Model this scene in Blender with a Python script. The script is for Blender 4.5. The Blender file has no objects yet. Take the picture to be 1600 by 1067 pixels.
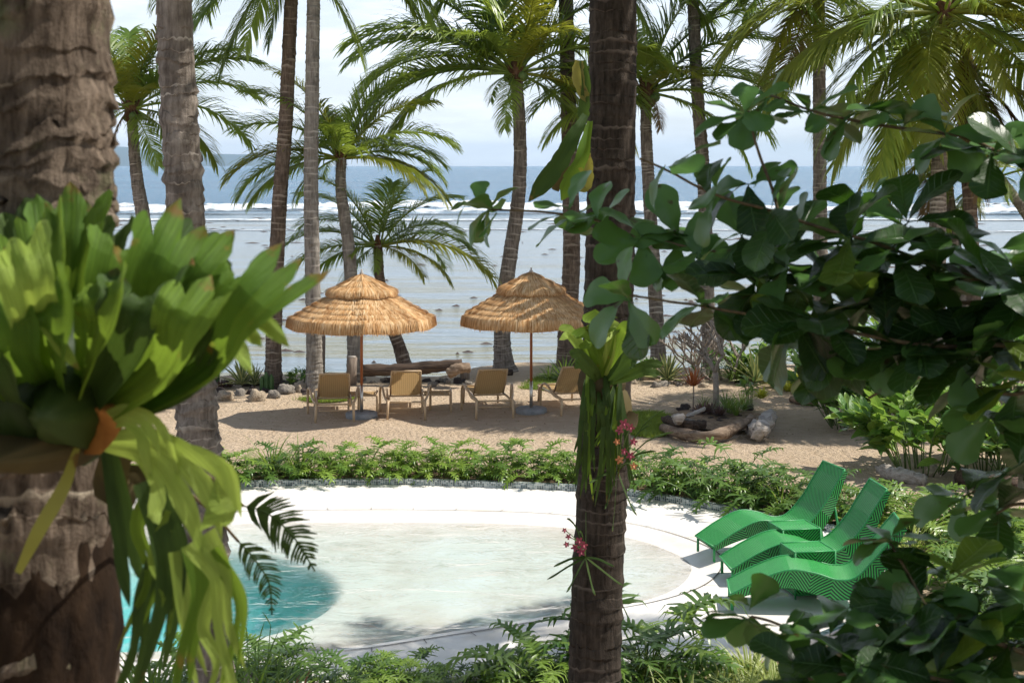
import bpy, math, random
import numpy as np
from mathutils import Vector, Matrix, Quaternion, noise
R = math.radians
C = bpy.context.scene
COL = C.collection
H = 4.3          # eye height above the sand
FPX = 2400.0     # focal length in photo pixels (1600 wide)

# ------------------------------------------------------------------ camera
cam = bpy.data.cameras.new('camera'); co = bpy.data.objects.new('camera', cam); COL.objects.link(co)
cam.sensor_width = 36; cam.lens = 36*FPX/1600; cam.shift_y = -(533.5-259)/1600
co.location = (0, 0, H); co.rotation_euler = (R(90), 0, 0)
cam.clip_start = .05; cam.clip_end = 60000
cam.dof.use_dof = True; cam.dof.focus_distance = 24; cam.dof.aperture_fstop = 7.5
C.camera = co
# ------------------------------------------------------------------ light
SUN = Vector((.56, .10, .82)).normalized()
elev = math.asin(SUN.z); azim = math.atan2(SUN.x, SUN.y)
W = bpy.data.worlds.new('World'); C.world = W; W.use_nodes = True
nt = W.node_tree; nt.nodes.clear()
out = nt.nodes.new('ShaderNodeOutputWorld'); bg = nt.nodes.new('ShaderNodeBackground')
sky = nt.nodes.new('ShaderNodeTexSky'); sky.sky_type = 'NISHITA'; sky.sun_disc = False
sky.sun_elevation = elev; sky.sun_rotation = azim; sky.altitude = 0; sky.air_density = 1.0; sky.dust_density = .6; sky.ozone_density = 2.5
tc = nt.nodes.new('ShaderNodeTexCoord'); mp = nt.nodes.new('ShaderNodeMapping'); mp.inputs['Scale'].default_value = (3, 3, 15)
n1 = nt.nodes.new('ShaderNodeTexNoise'); n1.inputs['Scale'].default_value = 2.1; n1.inputs['Detail'].default_value = 9; n1.inputs['Roughness'].default_value = .58
rp = nt.nodes.new('ShaderNodeValToRGB'); rp.color_ramp.elements[0].position = .43; rp.color_ramp.elements[1].position = .68
rp.color_ramp.elements[0].color = (.5, .5, .5, 1); rp.color_ramp.elements[1].color = (.95, .95, .95, 1)
mx = nt.nodes.new('ShaderNodeMix'); mx.data_type = 'RGBA'; mx.inputs['B'].default_value = (12.6, 13.2, 14.3, 1)
L = nt.links.new
L(tc.outputs['Generated'], mp.inputs[0]); L(mp.outputs[0], n1.inputs['Vector']); L(n1.outputs[0], rp.inputs[0]); 
sz = nt.nodes.new('ShaderNodeSeparateXYZ'); L(tc.outputs['Generated'], sz.inputs[0])
mr = nt.nodes.new('ShaderNodeMapRange'); mr.inputs[1].default_value = .12; mr.inputs[2].default_value = .75; mr.inputs[3].default_value = 1.0; mr.inputs[4].default_value = .12; L(sz.outputs[2], mr.inputs[0])
mm = nt.nodes.new('ShaderNodeMath'); mm.operation = 'MULTIPLY'; L(rp.outputs[0], mm.inputs[0]); L(mr.outputs[0], mm.inputs[1]); L(mm.outputs[0], mx.inputs['Factor'])
L(sky.outputs[0], mx.inputs['A']); L(mx.outputs['Result'], bg.inputs[0]); L(bg.outputs[0], out.inputs[0])
bg.inputs[1].default_value = .085
sl = bpy.data.lights.new('sun', 'SUN'); sl.energy = 5.0; sl.angle = R(.53); sl.color = (1, .95, .87)
so = bpy.data.objects.new('sun', sl); COL.objects.link(so); so.rotation_euler = SUN.to_track_quat('Z', 'Y').to_euler()
vs = C.view_settings; vs.view_transform = 'Standard'; vs.look = 'None'; vs.exposure = .42; vs.gamma = 1; vs.use_curve_mapping = False
C.cycles.max_bounces = 8; C.cycles.transparent_max_bounces = 12; C.cycles.volume_bounces = 0
C.cycles.caustics_reflective = False; C.cycles.caustics_refractive = False

# ------------------------------------------------------------------ helpers
def at(px, py, Y): return Vector(((px-800)/FPX*Y, Y, H-(py-259)/FPX*Y))
def gy(py, z=0.0): return (H-z)*FPX/(py-259)           # distance of a point at height z seen at row py
def gp(px, py, z=0.0): Y = gy(py, z); return Vector(((px-800)/FPX*Y, Y, z))

class MB:
    def __init__(s): s.v=[]; s.f=[]; s.uv=[]; s.a=[]
    def add(s, vs_, fs, uvs=None, a=0.0):
        o = len(s.v); s.v += [tuple(p) for p in vs_]; s.f += [tuple(i+o for i in f) for f in fs]
        s.uv += uvs if uvs else [(0,0)]*len(vs_)
        s.a += a if isinstance(a, list) else [a]*len(vs_)
    def mesh(s, name, m, smooth=True):
        me = bpy.data.meshes.new(name); me.from_pydata(s.v, [], s.f)
        uvl = me.uv_layers.new(name='UVMap'); idx = np.empty(len(me.loops), dtype=np.int32); me.loops.foreach_get('vertex_index', idx)
        uvl.data.foreach_set('uv', np.array(s.uv, dtype=np.float32)[idx].ravel())
        at_ = me.attributes.new('mark', 'FLOAT', 'POINT'); at_.data.foreach_set('value', np.array(s.a, dtype=np.float32))
        if m: me.materials.append(m)
        if smooth: me.polygons.foreach_set('use_smooth', [True]*len(me.polygons))
        me.update(); return me
def obj(name, me, parent=None, loc=None, mat_=None):
    o = bpy.data.objects.new(name, me); COL.objects.link(o)
    if parent: o.parent = parent
    if mat_ is not None: o.matrix_basis = mat_
    elif loc is not None: o.location = loc
    return o
def tag(o, label=None, cat=None, group=None, kind=None):
    for k, v in (('label',label),('category',cat),('group',group),('kind',kind)):
        if v: o[k] = v
    return o
def thing(name, label, cat, loc=(0,0,0), rz=0, group=None, scale=1):
    o = bpy.data.objects.new(name, None); COL.objects.link(o); o.location = loc; o.rotation_euler = (0,0,rz); o.scale = (scale,)*3
    o.empty_display_size = .1
    return tag(o, label, cat, group)
def build(name, mb, m, parent=None, smooth=True, loc=None): return obj(name, mb.mesh(name, m, smooth), parent, loc)

def catmull(pts, n):
    pts = [Vector(p) for p in pts]; P = [2*pts[0]-pts[1]]+pts+[2*pts[-1]-pts[-2]]; out_ = []
    segs = len(pts)-1
    for i in range(n+1):
        t = i/n*segs; k = min(int(t), segs-1); t -= k
        a,b,c,d = P[k],P[k+1],P[k+2],P[k+3]
        out_.append(.5*((2*b)+(c-a)*t+(2*a-5*b+4*c-d)*t*t+(3*b-a-3*c+d)*t**3))
    return out_
def frames(path):
    T = []
    for i in range(len(path)):
        a = path[max(i-1,0)]; b = path[min(i+1,len(path)-1)]; d=(b-a)
        T.append(d.normalized() if d.length>1e-9 else Vector((0,0,1)))
    up = Vector((1,0,0)) if abs(T[0].x)<.8 else Vector((0,1,0))
    n = (up-T[0]*up.dot(T[0])).normalized(); N=[n]
    for i in range(1,len(path)):
        n = (n-T[i]*n.dot(T[i])); n = n.normalized() if n.length>1e-6 else N[-1]; N.append(n)
    return T, N, [T[i].cross(N[i]) for i in range(len(path))]
def tube(mb, path, rad, n=8, a=0.0, cap=True, rfun=None):
    path = [Vector(p) for p in path]; T,N,B = frames(path); m=len(path)
    if not isinstance(rad,(list,tuple)): rad=[rad]*m
    vs_=[]; fs=[]; uv=[]; aa=[]
    for i in range(m):
        for j in range(n):
            th = 2*math.pi*j/n; r = rad[i]
            off=0; mk=a
            if rfun: r2, off, mk = rfun(i, th, r); r=r2
            vs_.append(path[i]+(N[i]*math.cos(th)+B[i]*math.sin(th))*r+T[i]*off); uv.append((j/n, i/m)); aa.append(mk)
    for i in range(m-1):
        for j in range(n): fs.append((i*n+j, i*n+(j+1)%n, (i+1)*n+(j+1)%n, (i+1)*n+j))
    if cap: fs.append(tuple(range(n-1,-1,-1))); fs.append(tuple((m-1)*n+j for j in range(n)))
    mb.add(vs_, fs, uv, aa)
def box(mb, lo, hi, M=None, a=0.0):
    x0,y0,z0=lo; x1,y1,z1=hi
    v=[Vector(p) for p in ((x0,y0,z0),(x1,y0,z0),(x1,y1,z0),(x0,y1,z0),(x0,y0,z1),(x1,y0,z1),(x1,y1,z1),(x0,y1,z1))]
    if M: v=[M@p for p in v]
    mb.add(v,[(3,2,1,0),(4,5,6,7),(0,1,5,4),(1,2,6,5),(2,3,7,6),(3,0,4,7)],[(0,0),(1,0),(1,1),(0,1)]*2,a)
def ribbon(mb, pts, widths, side=None, a=0.0, fold=0.0):
    """strip along pts; fold>0 gives it a V section"""
    pts=[Vector(p) for p in pts]; m=len(pts); vs_=[]; fs=[]; uv=[]
    k = 3 if fold else 2
    for i in range(m):
        t=(pts[min(i+1,m-1)]-pts[max(i-1,0)])
        s = side if side is not None else t.cross(Vector((0,0,1)))
        s = s - t*(s.dot(t)/max(t.length_squared,1e-12)); s = s.normalized() if s.length>1e-6 else Vector((1,0,0))
        w=widths[i]
        if k==2: vs_ += [pts[i]-s*w, pts[i]+s*w]; uv += [(-1,i/(m-1)),(1,i/(m-1))]
        else:
            nn = s.cross(t).normalized()
            vs_ += [pts[i]-s*w+nn*w*fold, pts[i], pts[i]+s*w+nn*w*fold]; uv += [(-1,i/(m-1)),(0,i/(m-1)),(1,i/(m-1))]
    for i in range(m-1):
        for j in range(k-1): fs.append((i*k+j,i*k+j+1,(i+1)*k+j+1,(i+1)*k+j))
    mb.add(vs_,fs,uv,a)
def basis(d, nrm, loc, sc=1.0):
    x=Vector(d).normalized(); z=Vector(nrm); z=z-x*z.dot(x)
    if z.length<1e-4: z=x.orthogonal()
    z.normalize(); y=z.cross(x)
    if not isinstance(sc,(tuple,list)): sc=(sc,sc,sc)
    M=Matrix.Identity(4)
    for i in range(3): M[i][0]=x[i]*sc[0]; M[i][1]=y[i]*sc[1]; M[i][2]=z[i]*sc[2]; M[i][3]=loc[i]
    return M

# ------------------------------------------------------------------ materials
class NT:
    def __init__(s, name):
        s.m=bpy.data.materials.new(name); s.m.use_nodes=True; s.t=s.m.node_tree; s.b=s.t.nodes['Principled BSDF']; s.o=s.t.nodes['Material Output']
        s.tc=s.n('ShaderNodeTexCoord'); s.geo=None
    def n(s,t,**k):
        x=s.t.nodes.new(t)
        for a,b in k.items(): setattr(x,a,b)
        return x
    def l(s,a,b): s.t.links.new(a,b)
    def noise(s, scale, detail=5, rough=.55, vec=None, stretch=None, dist=0):
        x=s.n('ShaderNodeTexNoise'); x.inputs['Scale'].default_value=scale; x.inputs['Detail'].default_value=detail; x.inputs['Roughness'].default_value=rough; x.inputs['Distortion'].default_value=dist
        v = vec or s.tc.outputs['Object']
        if stretch:
            mp=s.n('ShaderNodeMapping'); mp.inputs['Scale'].default_value=stretch; s.l(v,mp.inputs[0]); v=mp.outputs[0]
        s.l(v,x.inputs['Vector']); return x.outputs[0]
    def ramp(s, fac, stops):
        x=s.n('ShaderNodeValToRGB'); e=x.color_ramp.elements
        while len(e)<len(stops): e.new(.5)
        for i,(p,c) in enumerate(stops):
            e[i].position=p; e[i].color=(c,c,c,1) if isinstance(c,(int,float)) else (*c,1)
        s.l(fac,x.inputs[0]); return x.outputs[0]
    def mix(s, fac, a, b, mode='MIX'):
        x=s.n('ShaderNodeMix',data_type='RGBA',blend_type=mode)
        for sock,val in (('Factor',fac),('A',a),('B',b)):
            if isinstance(val,(int,float)): x.inputs[sock].default_value=val if sock=='Factor' else (val,val,val,1)
            elif isinstance(val,tuple): x.inputs[sock].default_value=(*val,1)
            else: s.l(val,x.inputs[sock])
        return x.outputs['Result']
    def math(s, op, a, b=0.0, c=None):
        x=s.n('ShaderNodeMath',operation=op)
        for i,v in enumerate((a,b,c)):
            if v is None: continue
            if isinstance(v,(int,float)): x.inputs[i].default_value=v
            else: s.l(v,x.inputs[i])
        return x.outputs[0]
    def attr(s,name='mark'): return s.n('ShaderNodeAttribute',attribute_name=name).outputs['Fac']
    def rnd(s): return s.n('ShaderNodeObjectInfo').outputs['Random']
    def base(s,c,rough=.8,spec=.3,metal=0):
        if isinstance(c,tuple): s.b.inputs['Base Color'].default_value=(*c,1)
        else: s.l(c,s.b.inputs['Base Color'])
        if isinstance(rough,(int,float)): s.b.inputs['Roughness'].default_value=rough
        else: s.l(rough,s.b.inputs['Roughness'])
        s.b.inputs['Specular IOR Level'].default_value=spec; s.b.inputs['Metallic'].default_value=metal
    def bump(s,h,dist=.01,strength=1.0,nrm=None):
        x=s.n('ShaderNodeBump'); x.inputs['Distance'].default_value=dist; x.inputs['Strength'].default_value=strength; s.l(h,x.inputs['Height'])
        if nrm: s.l(nrm,x.inputs['Normal'])
        s.l(x.outputs[0],s.b.inputs['Normal']); return x.outputs[0]

def mat_simple(name,c1,c2,scale=8,rough=.8,spec=.3,bd=.005,stretch=None,metal=0,detail=6):
    t=NT(name); f=t.noise(scale,detail,.6,stretch=stretch); col=t.mix(t.ramp(f,[(.3,0.),(.7,1.)]),c1,c2); t.base(col,rough,spec,metal)
    if bd: t.bump(f,bd)
    return t.m
def mat_leaf(name,c1,c2,trans=(.25,.45,.05),tf=.35,rough=.38,spec=.5,veins=0,edge=None,mark=None,spots=None,ribs=False):
    """leaf: colour varies from leaf to leaf and over the blade; part of the light passes through"""
    t=NT(name); f=t.noise(9,4,.6); r=t.rnd()
    fac=t.math('ADD',t.math('MULTIPLY',r,.65),t.math('MULTIPLY',f,.45)); fac=t.math('MULTIPLY_ADD',t.attr(),.35,t.math('SUBTRACT',fac,.12))
    col=t.mix(t.ramp(fac,[(.1,0.),(.95,1.)]),c1,c2)
    uv=t.n('ShaderNodeSeparateXYZ'); t.l(t.tc.outputs['UV'],uv.inputs[0]); u=t.math('ABSOLUTE',uv.outputs[0]); h=f
    if edge: col=t.mix(t.ramp(t.math('ADD',u,t.math('MULTIPLY',f,.1)),[(.70,0.),(.78,1.)]),col,edge)
    if veins:
        w=t.math('SINE',t.math('MULTIPLY',t.math('SUBTRACT',uv.outputs[1],t.math('MULTIPLY',u,.16)),veins*6.283))
        ln=t.ramp(w,[(.86,0.),(1.,1.)]); mid=t.ramp(u,[(.0,1.),(.07,0.)]); vm=t.math('MAXIMUM',t.math('MULTIPLY',ln,.5),mid)
        col=t.mix(t.math('MULTIPLY',vm,.45),col,tuple(min(1,x*2.2+.03) for x in c2)); h=t.math('SUBTRACT',t.math('MULTIPLY',f,.4),vm)
    if ribs:
        rb=t.noise(1.0,4,.6,vec=t.tc.outputs['UV'],stretch=(16,1.6,1)); col=t.mix(t.math('MULTIPLY',t.ramp(rb,[(.42,0.),(.6,1.)]),.55),col,tuple(x*.45 for x in c1)); h=t.math('ADD',t.math('MULTIPLY',rb,2.5),f)
        tip=t.math('MULTIPLY_ADD',t.noise(40,3,.6),.30,uv.outputs[1]); col=t.mix(t.ramp(tip,[(1.08,0.),(1.13,1.)]) if False else t.ramp(t.math('SUBTRACT',tip,.5),[(.60,0.),(.66,1.)]),col,(.16,.09,.025))
    if spots:
        sp=t.noise(17,3,.5); col=t.mix(t.ramp(sp,[(.66,0.),(.72,1.)]),col,spots)
    t.base(col,rough,spec); t.bump(h,.004 if veins else .002,.8)
    tr=t.n('ShaderNodeBsdfTranslucent'); tcx=t.mix(.5,col,trans,'MIX'); t.l(tcx,tr.inputs[0])
    ms=t.n('ShaderNodeMixShader'); ms.inputs[0].default_value=tf; t.l(t.b.outputs[0],ms.inputs[1]); t.l(tr.outputs[0],ms.inputs[2]); t.l(ms.outputs[0],t.o.inputs[0])
    return t.m
def mat_bark(name,dark,light,scar,lichen=None,bd=.012,sc=1.0):
    t=NT(name); st=t.noise(26*sc,6,.65,stretch=(1,1,.16)); bl=t.noise(5*sc,5,.6); fine=t.noise(90*sc,4,.6)
    col=t.mix(t.ramp(st,[(.32,0.),(.68,1.)]),dark,light)
    col=t.mix(t.math('MULTIPLY',t.ramp(bl,[(.45,0.),(.68,1.)]),.6),col,tuple(x*.45 for x in dark))
    if lichen: col=t.mix(t.math('MULTIPLY',t.ramp(t.noise(3.3*sc,6,.7),[(.55,0.),(.68,1.)]),.4),col,lichen)
    sm=t.ramp(t.math('MULTIPLY',t.attr(),t.math('MULTIPLY_ADD',bl,2.0,.0)),[(.30,0.),(.95,.9)])
    col=t.mix(sm,col,scar); t.base(col,.92,.15)
    t.bump(t.math('ADD',t.math('MULTIPLY',st,1.0),t.math('MULTIPLY',fine,.35)),bd); return t.m

M={}
M['bark_grey']=mat_bark('grey palm bark',(.10,.08,.065),(.30,.255,.215),(.50,.45,.39))
M['bark_pale']=mat_bark('pale palm bark',(.14,.12,.10),(.33,.30,.26),(.45,.41,.36))
M['bark_brown']=mat_bark('brown palm bark',(.075,.052,.038),(.22,.165,.125),(.36,.30,.24))
M['bark_dark']=mat_bark('dark palm bark',(.018,.014,.010),(.075,.058,.045),(.14,.115,.095),sc=1.3)
M['bark_near']=mat_bark('lichened palm bark',(.032,.021,.013),(.25,.19,.14),(.46,.39,.29),lichen=(.17,.20,.09),bd=.02,sc=1.6)
M['frond']=mat_leaf('palm frond green',(.08,.155,.022),(.27,.35,.055),(.5,.62,.08),.45,.35,.5)
M['frond_y']=mat_leaf('palm frond yellow green',(.13,.18,.02),(.26,.27,.03),(.50,.50,.05),.45,.42,.4)
M['frond_dead']=mat_leaf('dry palm frond',(.13,.085,.04),(.26,.17,.08),(.3,.2,.08),.2,.8,.2)
M['rootmat_shade']=mat_simple('matted roots with painted shade',(.006,.004,.003),(.035,.021,.012),16,.97,.1,.02,stretch=(1,1,.5),detail=9)  # root brown taken near black to stand in for the fern's shade
M['fibre']=mat_simple('coconut fibre',(.06,.032,.018),(.17,.09,.045),20,.95,.1,.02)
M['almond']=mat_leaf('almond leaf',(.006,.024,.004),(.038,.095,.014),(.10,.24,.015),.22,.32,.42,veins=9,spots=(.05,.035,.012))
M['almond_y']=mat_leaf('almond leaf young',(.07,.14,.02),(.15,.22,.03),(.30,.45,.04),.45,.33,.5,veins=9)
M['twig']=mat_simple('brown twig bark',(.06,.04,.025),(.16,.12,.06),30,.9,.2,.004)
M['stag']=mat_leaf('staghorn frond',(.07,.15,.014),(.25,.36,.035),(.40,.58,.06),.38,.6,.2,veins=0,spots=(.22,.14,.03),ribs=True)
M['stag_pale']=mat_leaf('staghorn pale frond',(.26,.38,.05),(.46,.56,.12),(.50,.62,.10),.42,.55,.25,ribs=True)
M['stag_dark']=mat_leaf('staghorn dark frond',(.035,.07,.014),(.08,.13,.025),(.15,.25,.03),.25,.6,.2,ribs=True)
M['stag_deep']=mat_leaf('deep green shield frond',(.018,.036,.008),(.045,.075,.014),(.08,.14,.02),.15,.55,.25)
M['shield']=mat_leaf('dry shield frond',(.06,.045,.02),(.14,.11,.04),(.15,.12,.03),.15,.8,.2)
M['shield_rust']=mat_simple('rust brown shield frond',(.25,.09,.02),(.5,.22,.05),14,.8,.2,.006)
M['phil']=mat_leaf('philodendron leaf',(.08,.17,.02),(.24,.34,.05),(.32,.48,.05),.32,.36,.5)
M['phil_d']=mat_leaf('philodendron dark leaf',(.04,.10,.015),(.11,.19,.03),(.2,.33,.04),.3,.36,.5)
M['strap']=mat_leaf('strap leaf',(.06,.13,.02),(.17,.25,.04),(.35,.48,.06),.33,.4,.4)
M['strap_v']=mat_leaf('striped strap leaf',(.14,.22,.035),(.28,.34,.07),(.5,.58,.12),.35,.4,.4,edge=(.55,.55,.25))
M['yellow']=mat_leaf('yellow croton leaf',(.22,.28,.03),(.50,.48,.05),(.6,.62,.06),.38,.4,.4)
M['broad']=mat_leaf('broad glossy leaf',(.045,.12,.022),(.13,.25,.045),(.25,.48,.06),.30,.32,.5,veins=7)
M['broad_y']=mat_leaf('broad lime leaf',(.12,.22,.035),(.24,.36,.06),(.4,.6,.08),.35,.32,.5,veins=7)
M['agave']=mat_leaf('agave blade',(.09,.14,.06),(.20,.25,.10),(.3,.4,.1),.15,.45,.4,edge=(.55,.52,.22))
M['cord']=mat_leaf('red cordyline leaf',(.20,.035,.015),(.42,.12,.03),(.55,.18,.04),.35,.4,.4)
M['cactus']=mat_simple('cactus skin',(.03,.075,.022),(.075,.14,.04),6,.6,.3,.01)
M['purple']=mat_leaf('purple rosette leaf',(.05,.03,.035),(.13,.08,.06),(.2,.1,.06),.2,.5,.3)
M['rock']=mat_simple('grey beach rock',(.11,.10,.09),(.32,.28,.23),5,.92,.2,.03,detail=10)
M['rock_tan']=mat_simple('tan beach rock',(.22,.17,.12),(.46,.38,.28),4,.92,.2,.03,detail=10)
M['rock_dark']=mat_simple('dark lava rock',(.035,.03,.028),(.13,.10,.09),12,.95,.2,.04,detail=10)
M['drift']=mat_simple('weathered driftwood',(.11,.07,.045),(.33,.25,.18),5,.9,.2,.03,stretch=(.5,4,4),detail=9)
M['drift_grey']=mat_simple('grey bleached driftwood',(.22,.19,.16),(.52,.47,.42),6,.9,.2,.03,stretch=(.6,4,4),detail=9)
M['drift_red']=mat_simple('red brown driftwood',(.20,.07,.03),(.42,.19,.09),5,.8,.3,.02,stretch=(.5,4,4),detail=9)
M['logwood']=mat_simple('dark old log',(.025,.018,.014),(.13,.09,.065),6,.9,.2,.03,stretch=(.4,5,5),detail=9)
M['post']=mat_simple('grey timber post',(.12,.09,.07),(.30,.24,.19),8,.9,.2,.015,stretch=(4,4,.4))
M['pole']=mat_simple('varnished umbrella pole',(.26,.075,.025),(.40,.14,.05),10,.35,.5,.0,stretch=(3,3,.3))
M['metal']=mat_simple('brushed pole sleeve',(.45,.42,.38),(.6,.56,.5),30,.35,.5,0,metal=.9)
M['concrete']=mat_simple('weathered concrete base',(.16,.17,.18),(.30,.31,.32),9,.9,.3,.008)
M['tanframe']=mat_simple('beige powder coated frame',(.40,.28,.16),(.50,.36,.22),20,.5,.4,.0)
M['bud']=mat_simple('orchid petal',(.22,.03,.07),(.42,.11,.12),20,.5,.3,.0)
M['bud_y']=mat_simple('orchid orange petal',(.42,.14,.05),(.55,.26,.12),20,.5,.3,.0)
M['stem']=mat_simple('green stem',(.07,.12,.025),(.14,.2,.05),20,.6,.4,.0)
M['bare']=mat_simple('bare frangipani bark',(.16,.125,.10),(.36,.31,.26),12,.9,.2,.008)
M['mangle']=mat_leaf('withered yellow leaf',(.16,.13,.03),(.36,.36,.06),(.5,.45,.08),.35,.5,.3,spots=(.12,.05,.02))

# sand
t=NT('pale beach sand'); big=t.noise(.5,6,.6); mid=t.noise(5,8,.65); fine=t.noise(120,4,.7); lump=t.noise(14,5,.6)
c=t.mix(t.ramp(mid,[(.3,0.),(.7,1.)]),(.51,.39,.265),(.65,.515,.375)); c=t.mix(t.math('MULTIPLY',t.ramp(big,[(.40,0.),(.7,1.)]),.35),c,(.40,.28,.18))
c=t.mix(t.math('MULTIPLY',t.ramp(fine,[(.60,0.),(.74,1.)]),.35),c,(.17,.11,.07)); c=t.mix(t.ramp(t.noise(30,3,.5),[(.73,0.),(.77,.8)]),c,(.12,.07,.04))
t.base(c,.95,.1); t.bump(t.math('ADD',t.math('MULTIPLY',lump,1.2),t.math('ADD',mid,t.math('MULTIPLY',fine,.12))),.11); M['sand']=t.m
M['soil']=mat_simple('planting bed soil',(.11,.07,.045),(.36,.26,.17),11,.95,.1,.04,detail=10)
M['lawn']=mat_simple('mossy lawn soil',(.06,.09,.02),(.16,.19,.05),9,.95,.1,.03)
M['grass']=mat_leaf('lawn grass blades',(.10,.17,.02),(.25,.33,.05),(.4,.5,.06),.35,.5,.3)
# plaster
t=NT('white pool plaster'); f=t.noise(3,7,.6); st=t.noise(1.1,6,.6)
c=t.mix(t.ramp(f,[(.3,0.),(.75,1.)]),(.74,.70,.64),(.82,.79,.745)); c=t.mix(t.math('MULTIPLY',t.ramp(st,[(.48,0.),(.66,1.)]),.6),c,(.56,.50,.42)); t.base(c,t.ramp(st,[(.4,.35),(.6,.7)]),.4); t.bump(f,.004); M['plaster']=t.m
M['joint']=mat_simple('dark joint sealant',(.10,.09,.085),(.2,.18,.16),20,.8,.3,0)
t=NT('mosaic tile glaze'); c=t.ramp(t.attr(),[(0.,(.02,.045,.05)),(.4,(.08,.13,.14)),(.75,(.30,.37,.37)),(1.,(.6,.63,.6))]); t.base(c,.15,.6); M['mosaic']=t.m
M['grout']=mat_simple('white grout',(.55,.53,.5),(.7,.68,.64),20,.9,.2,.0)
# thatch
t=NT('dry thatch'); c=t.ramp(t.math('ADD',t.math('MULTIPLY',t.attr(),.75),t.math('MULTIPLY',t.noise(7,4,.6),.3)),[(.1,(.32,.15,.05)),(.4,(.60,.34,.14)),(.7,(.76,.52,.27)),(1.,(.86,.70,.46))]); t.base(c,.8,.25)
tr=t.n('ShaderNodeBsdfTranslucent'); t.l(c,tr.inputs[0]); ms=t.n('ShaderNodeMixShader'); ms.inputs[0].default_value=.22; t.l(t.b.outputs[0],ms.inputs[1]); t.l(tr.outputs[0],ms.inputs[2]); t.l(ms.outputs[0],t.o.inputs[0]); M['thatch']=t.m
# sling textile: fine weave
t=NT('tan woven sling'); uv=t.n('ShaderNodeSeparateXYZ'); t.l(t.tc.outputs['UV'],uv.inputs[0])
w1=t.math('SINE',t.math('MULTIPLY',uv.outputs[1],240)); w2=t.math('SINE',t.math('MULTIPLY',uv.outputs[0],90)); w=t.math('ADD',w1,w2)
c=t.mix(t.ramp(t.math('MULTIPLY_ADD',w,.25,.5),[(.1,0.),(.9,1.)]),(.42,.27,.115),(.56,.385,.185)); t.base(c,.75,.3); t.bump(w,.002)
tr=t.n('ShaderNodeBsdfTranslucent'); t.l(c,tr.inputs[0]); ms=t.n('ShaderNodeMixShader'); ms.inputs[0].default_value=.35; t.l(t.b.outputs[0],ms.inputs[1]); t.l(tr.outputs[0],ms.inputs[2]); t.l(ms.outputs[0],t.o.inputs[0]); M['sling']=t.m
# green wicker: chevron strands (uv.x across -> metres, uv.y along -> metres)
def wicker(name, gap):
    t=NT(name); uv=t.n('ShaderNodeSeparateXYZ'); t.l(t.tc.outputs['UV'],uv.inputs[0])
    tri=t.math('PINGPONG',uv.outputs[1],.21); s=t.math('SINE',t.math('MULTIPLY',t.math('ADD',uv.outputs[0],tri),6.283/.035))
    g=t.ramp(s,[(.0,0.),(.28,0.),(.42,1.)]) if False else t.ramp(t.math('MULTIPLY_ADD',s,.5,.5),[(gap,0.),(gap+.12,1.)])
    c=t.mix(g,(.004,.035,.014),t.mix(t.noise(5,3),(.03,.35,.06),(.06,.46,.10))); t.base(c,.42,.45); t.bump(t.math('MULTIPLY_ADD',s,.5,.5),.006); return t.m
M['wick_top']=wicker('green wicker strands',.27); M['wick_side']=wicker('green open wicker strands',.45)
M['greenpaint']=mat_simple('green painted frame',(.02,.22,.06),(.03,.28,.08),20,.45,.5,0)

# sea
t=NT('sea water'); pos=t.tc.outputs['Object']; sp=t.n('ShaderNodeSeparateXYZ'); t.l(pos,sp.inputs[0]); Yc=sp.outputs[1]
wob=t.math('MULTIPLY_ADD',t.noise(.02,4,.6,vec=pos),60,t.math('ADD',Yc,-30)); deepf=t.n('ShaderNodeMapRange'); t.l(wob,deepf.inputs[0]); deepf.inputs[1].default_value=140; deepf.inputs[2].default_value=185
df=deepf.outputs[0]
weed=t.noise(.5,6,.65,vec=pos,stretch=(.22,1,1)); wm=t.math('MULTIPLY',t.ramp(weed,[(.48,0.),(.55,1.)]),t.ramp(t.math('DIVIDE',Yc,120),[(.25,1.),(.8,.2)]))
shal=t.mix(wm,(.17,.22,.25),(.16,.14,.04)); weed2=t.noise(.12,6,.7,vec=pos,stretch=(.12,1,1)); shal=t.mix(t.math('MULTIPLY',t.ramp(weed2,[(.56,0.),(.64,1.)]),.7),shal,(.13,.12,.07))
deep=t.mix(t.ramp(t.noise(.012,4,.6,vec=pos,stretch=(.1,1,1)),[(.4,0.),(.65,1.)]),(.006,.095,.19),(.02,.15,.26))
col=t.mix(df,shal,deep); t.base(col,t.ramp(df,[(0,.16),(1,.22)]),.5)
near=t.math('ADD',t.noise(1.6,5,.6,vec=pos,stretch=(.28,1,1)),t.math('MULTIPLY',t.noise(6,4,.6,vec=pos,stretch=(.4,1,1)),.25))
far=t.math('ADD',t.noise(.16,6,.65,vec=pos,stretch=(.3,1,1)),t.math('MULTIPLY',t.noise(.9,5,.6,vec=pos,stretch=(.4,1,1)),.35))
b1=t.bump(near,.26,1.0)
b2=t.n('ShaderNodeBump'); b2.inputs['Distance'].default_value=4.0; t.l(far,b2.inputs['Height']); mn=t.n('ShaderNodeMix',data_type='VECTOR'); t.l(df,mn.inputs['Factor']); t.l(b1,mn.inputs[4]); t.l(b2.outputs[0],mn.inputs[5]); t.l(mn.outputs[1],t.b.inputs['Normal']); M['sea']=t.m
t=NT('white sea foam'); f=t.noise(1.3,7,.7); t.base(t.mix(t.ramp(f,[(.35,0.),(.6,1.)]),(.45,.55,.62),(.85,.87,.88)),.8,.3); t.bump(f,.5)
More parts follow.
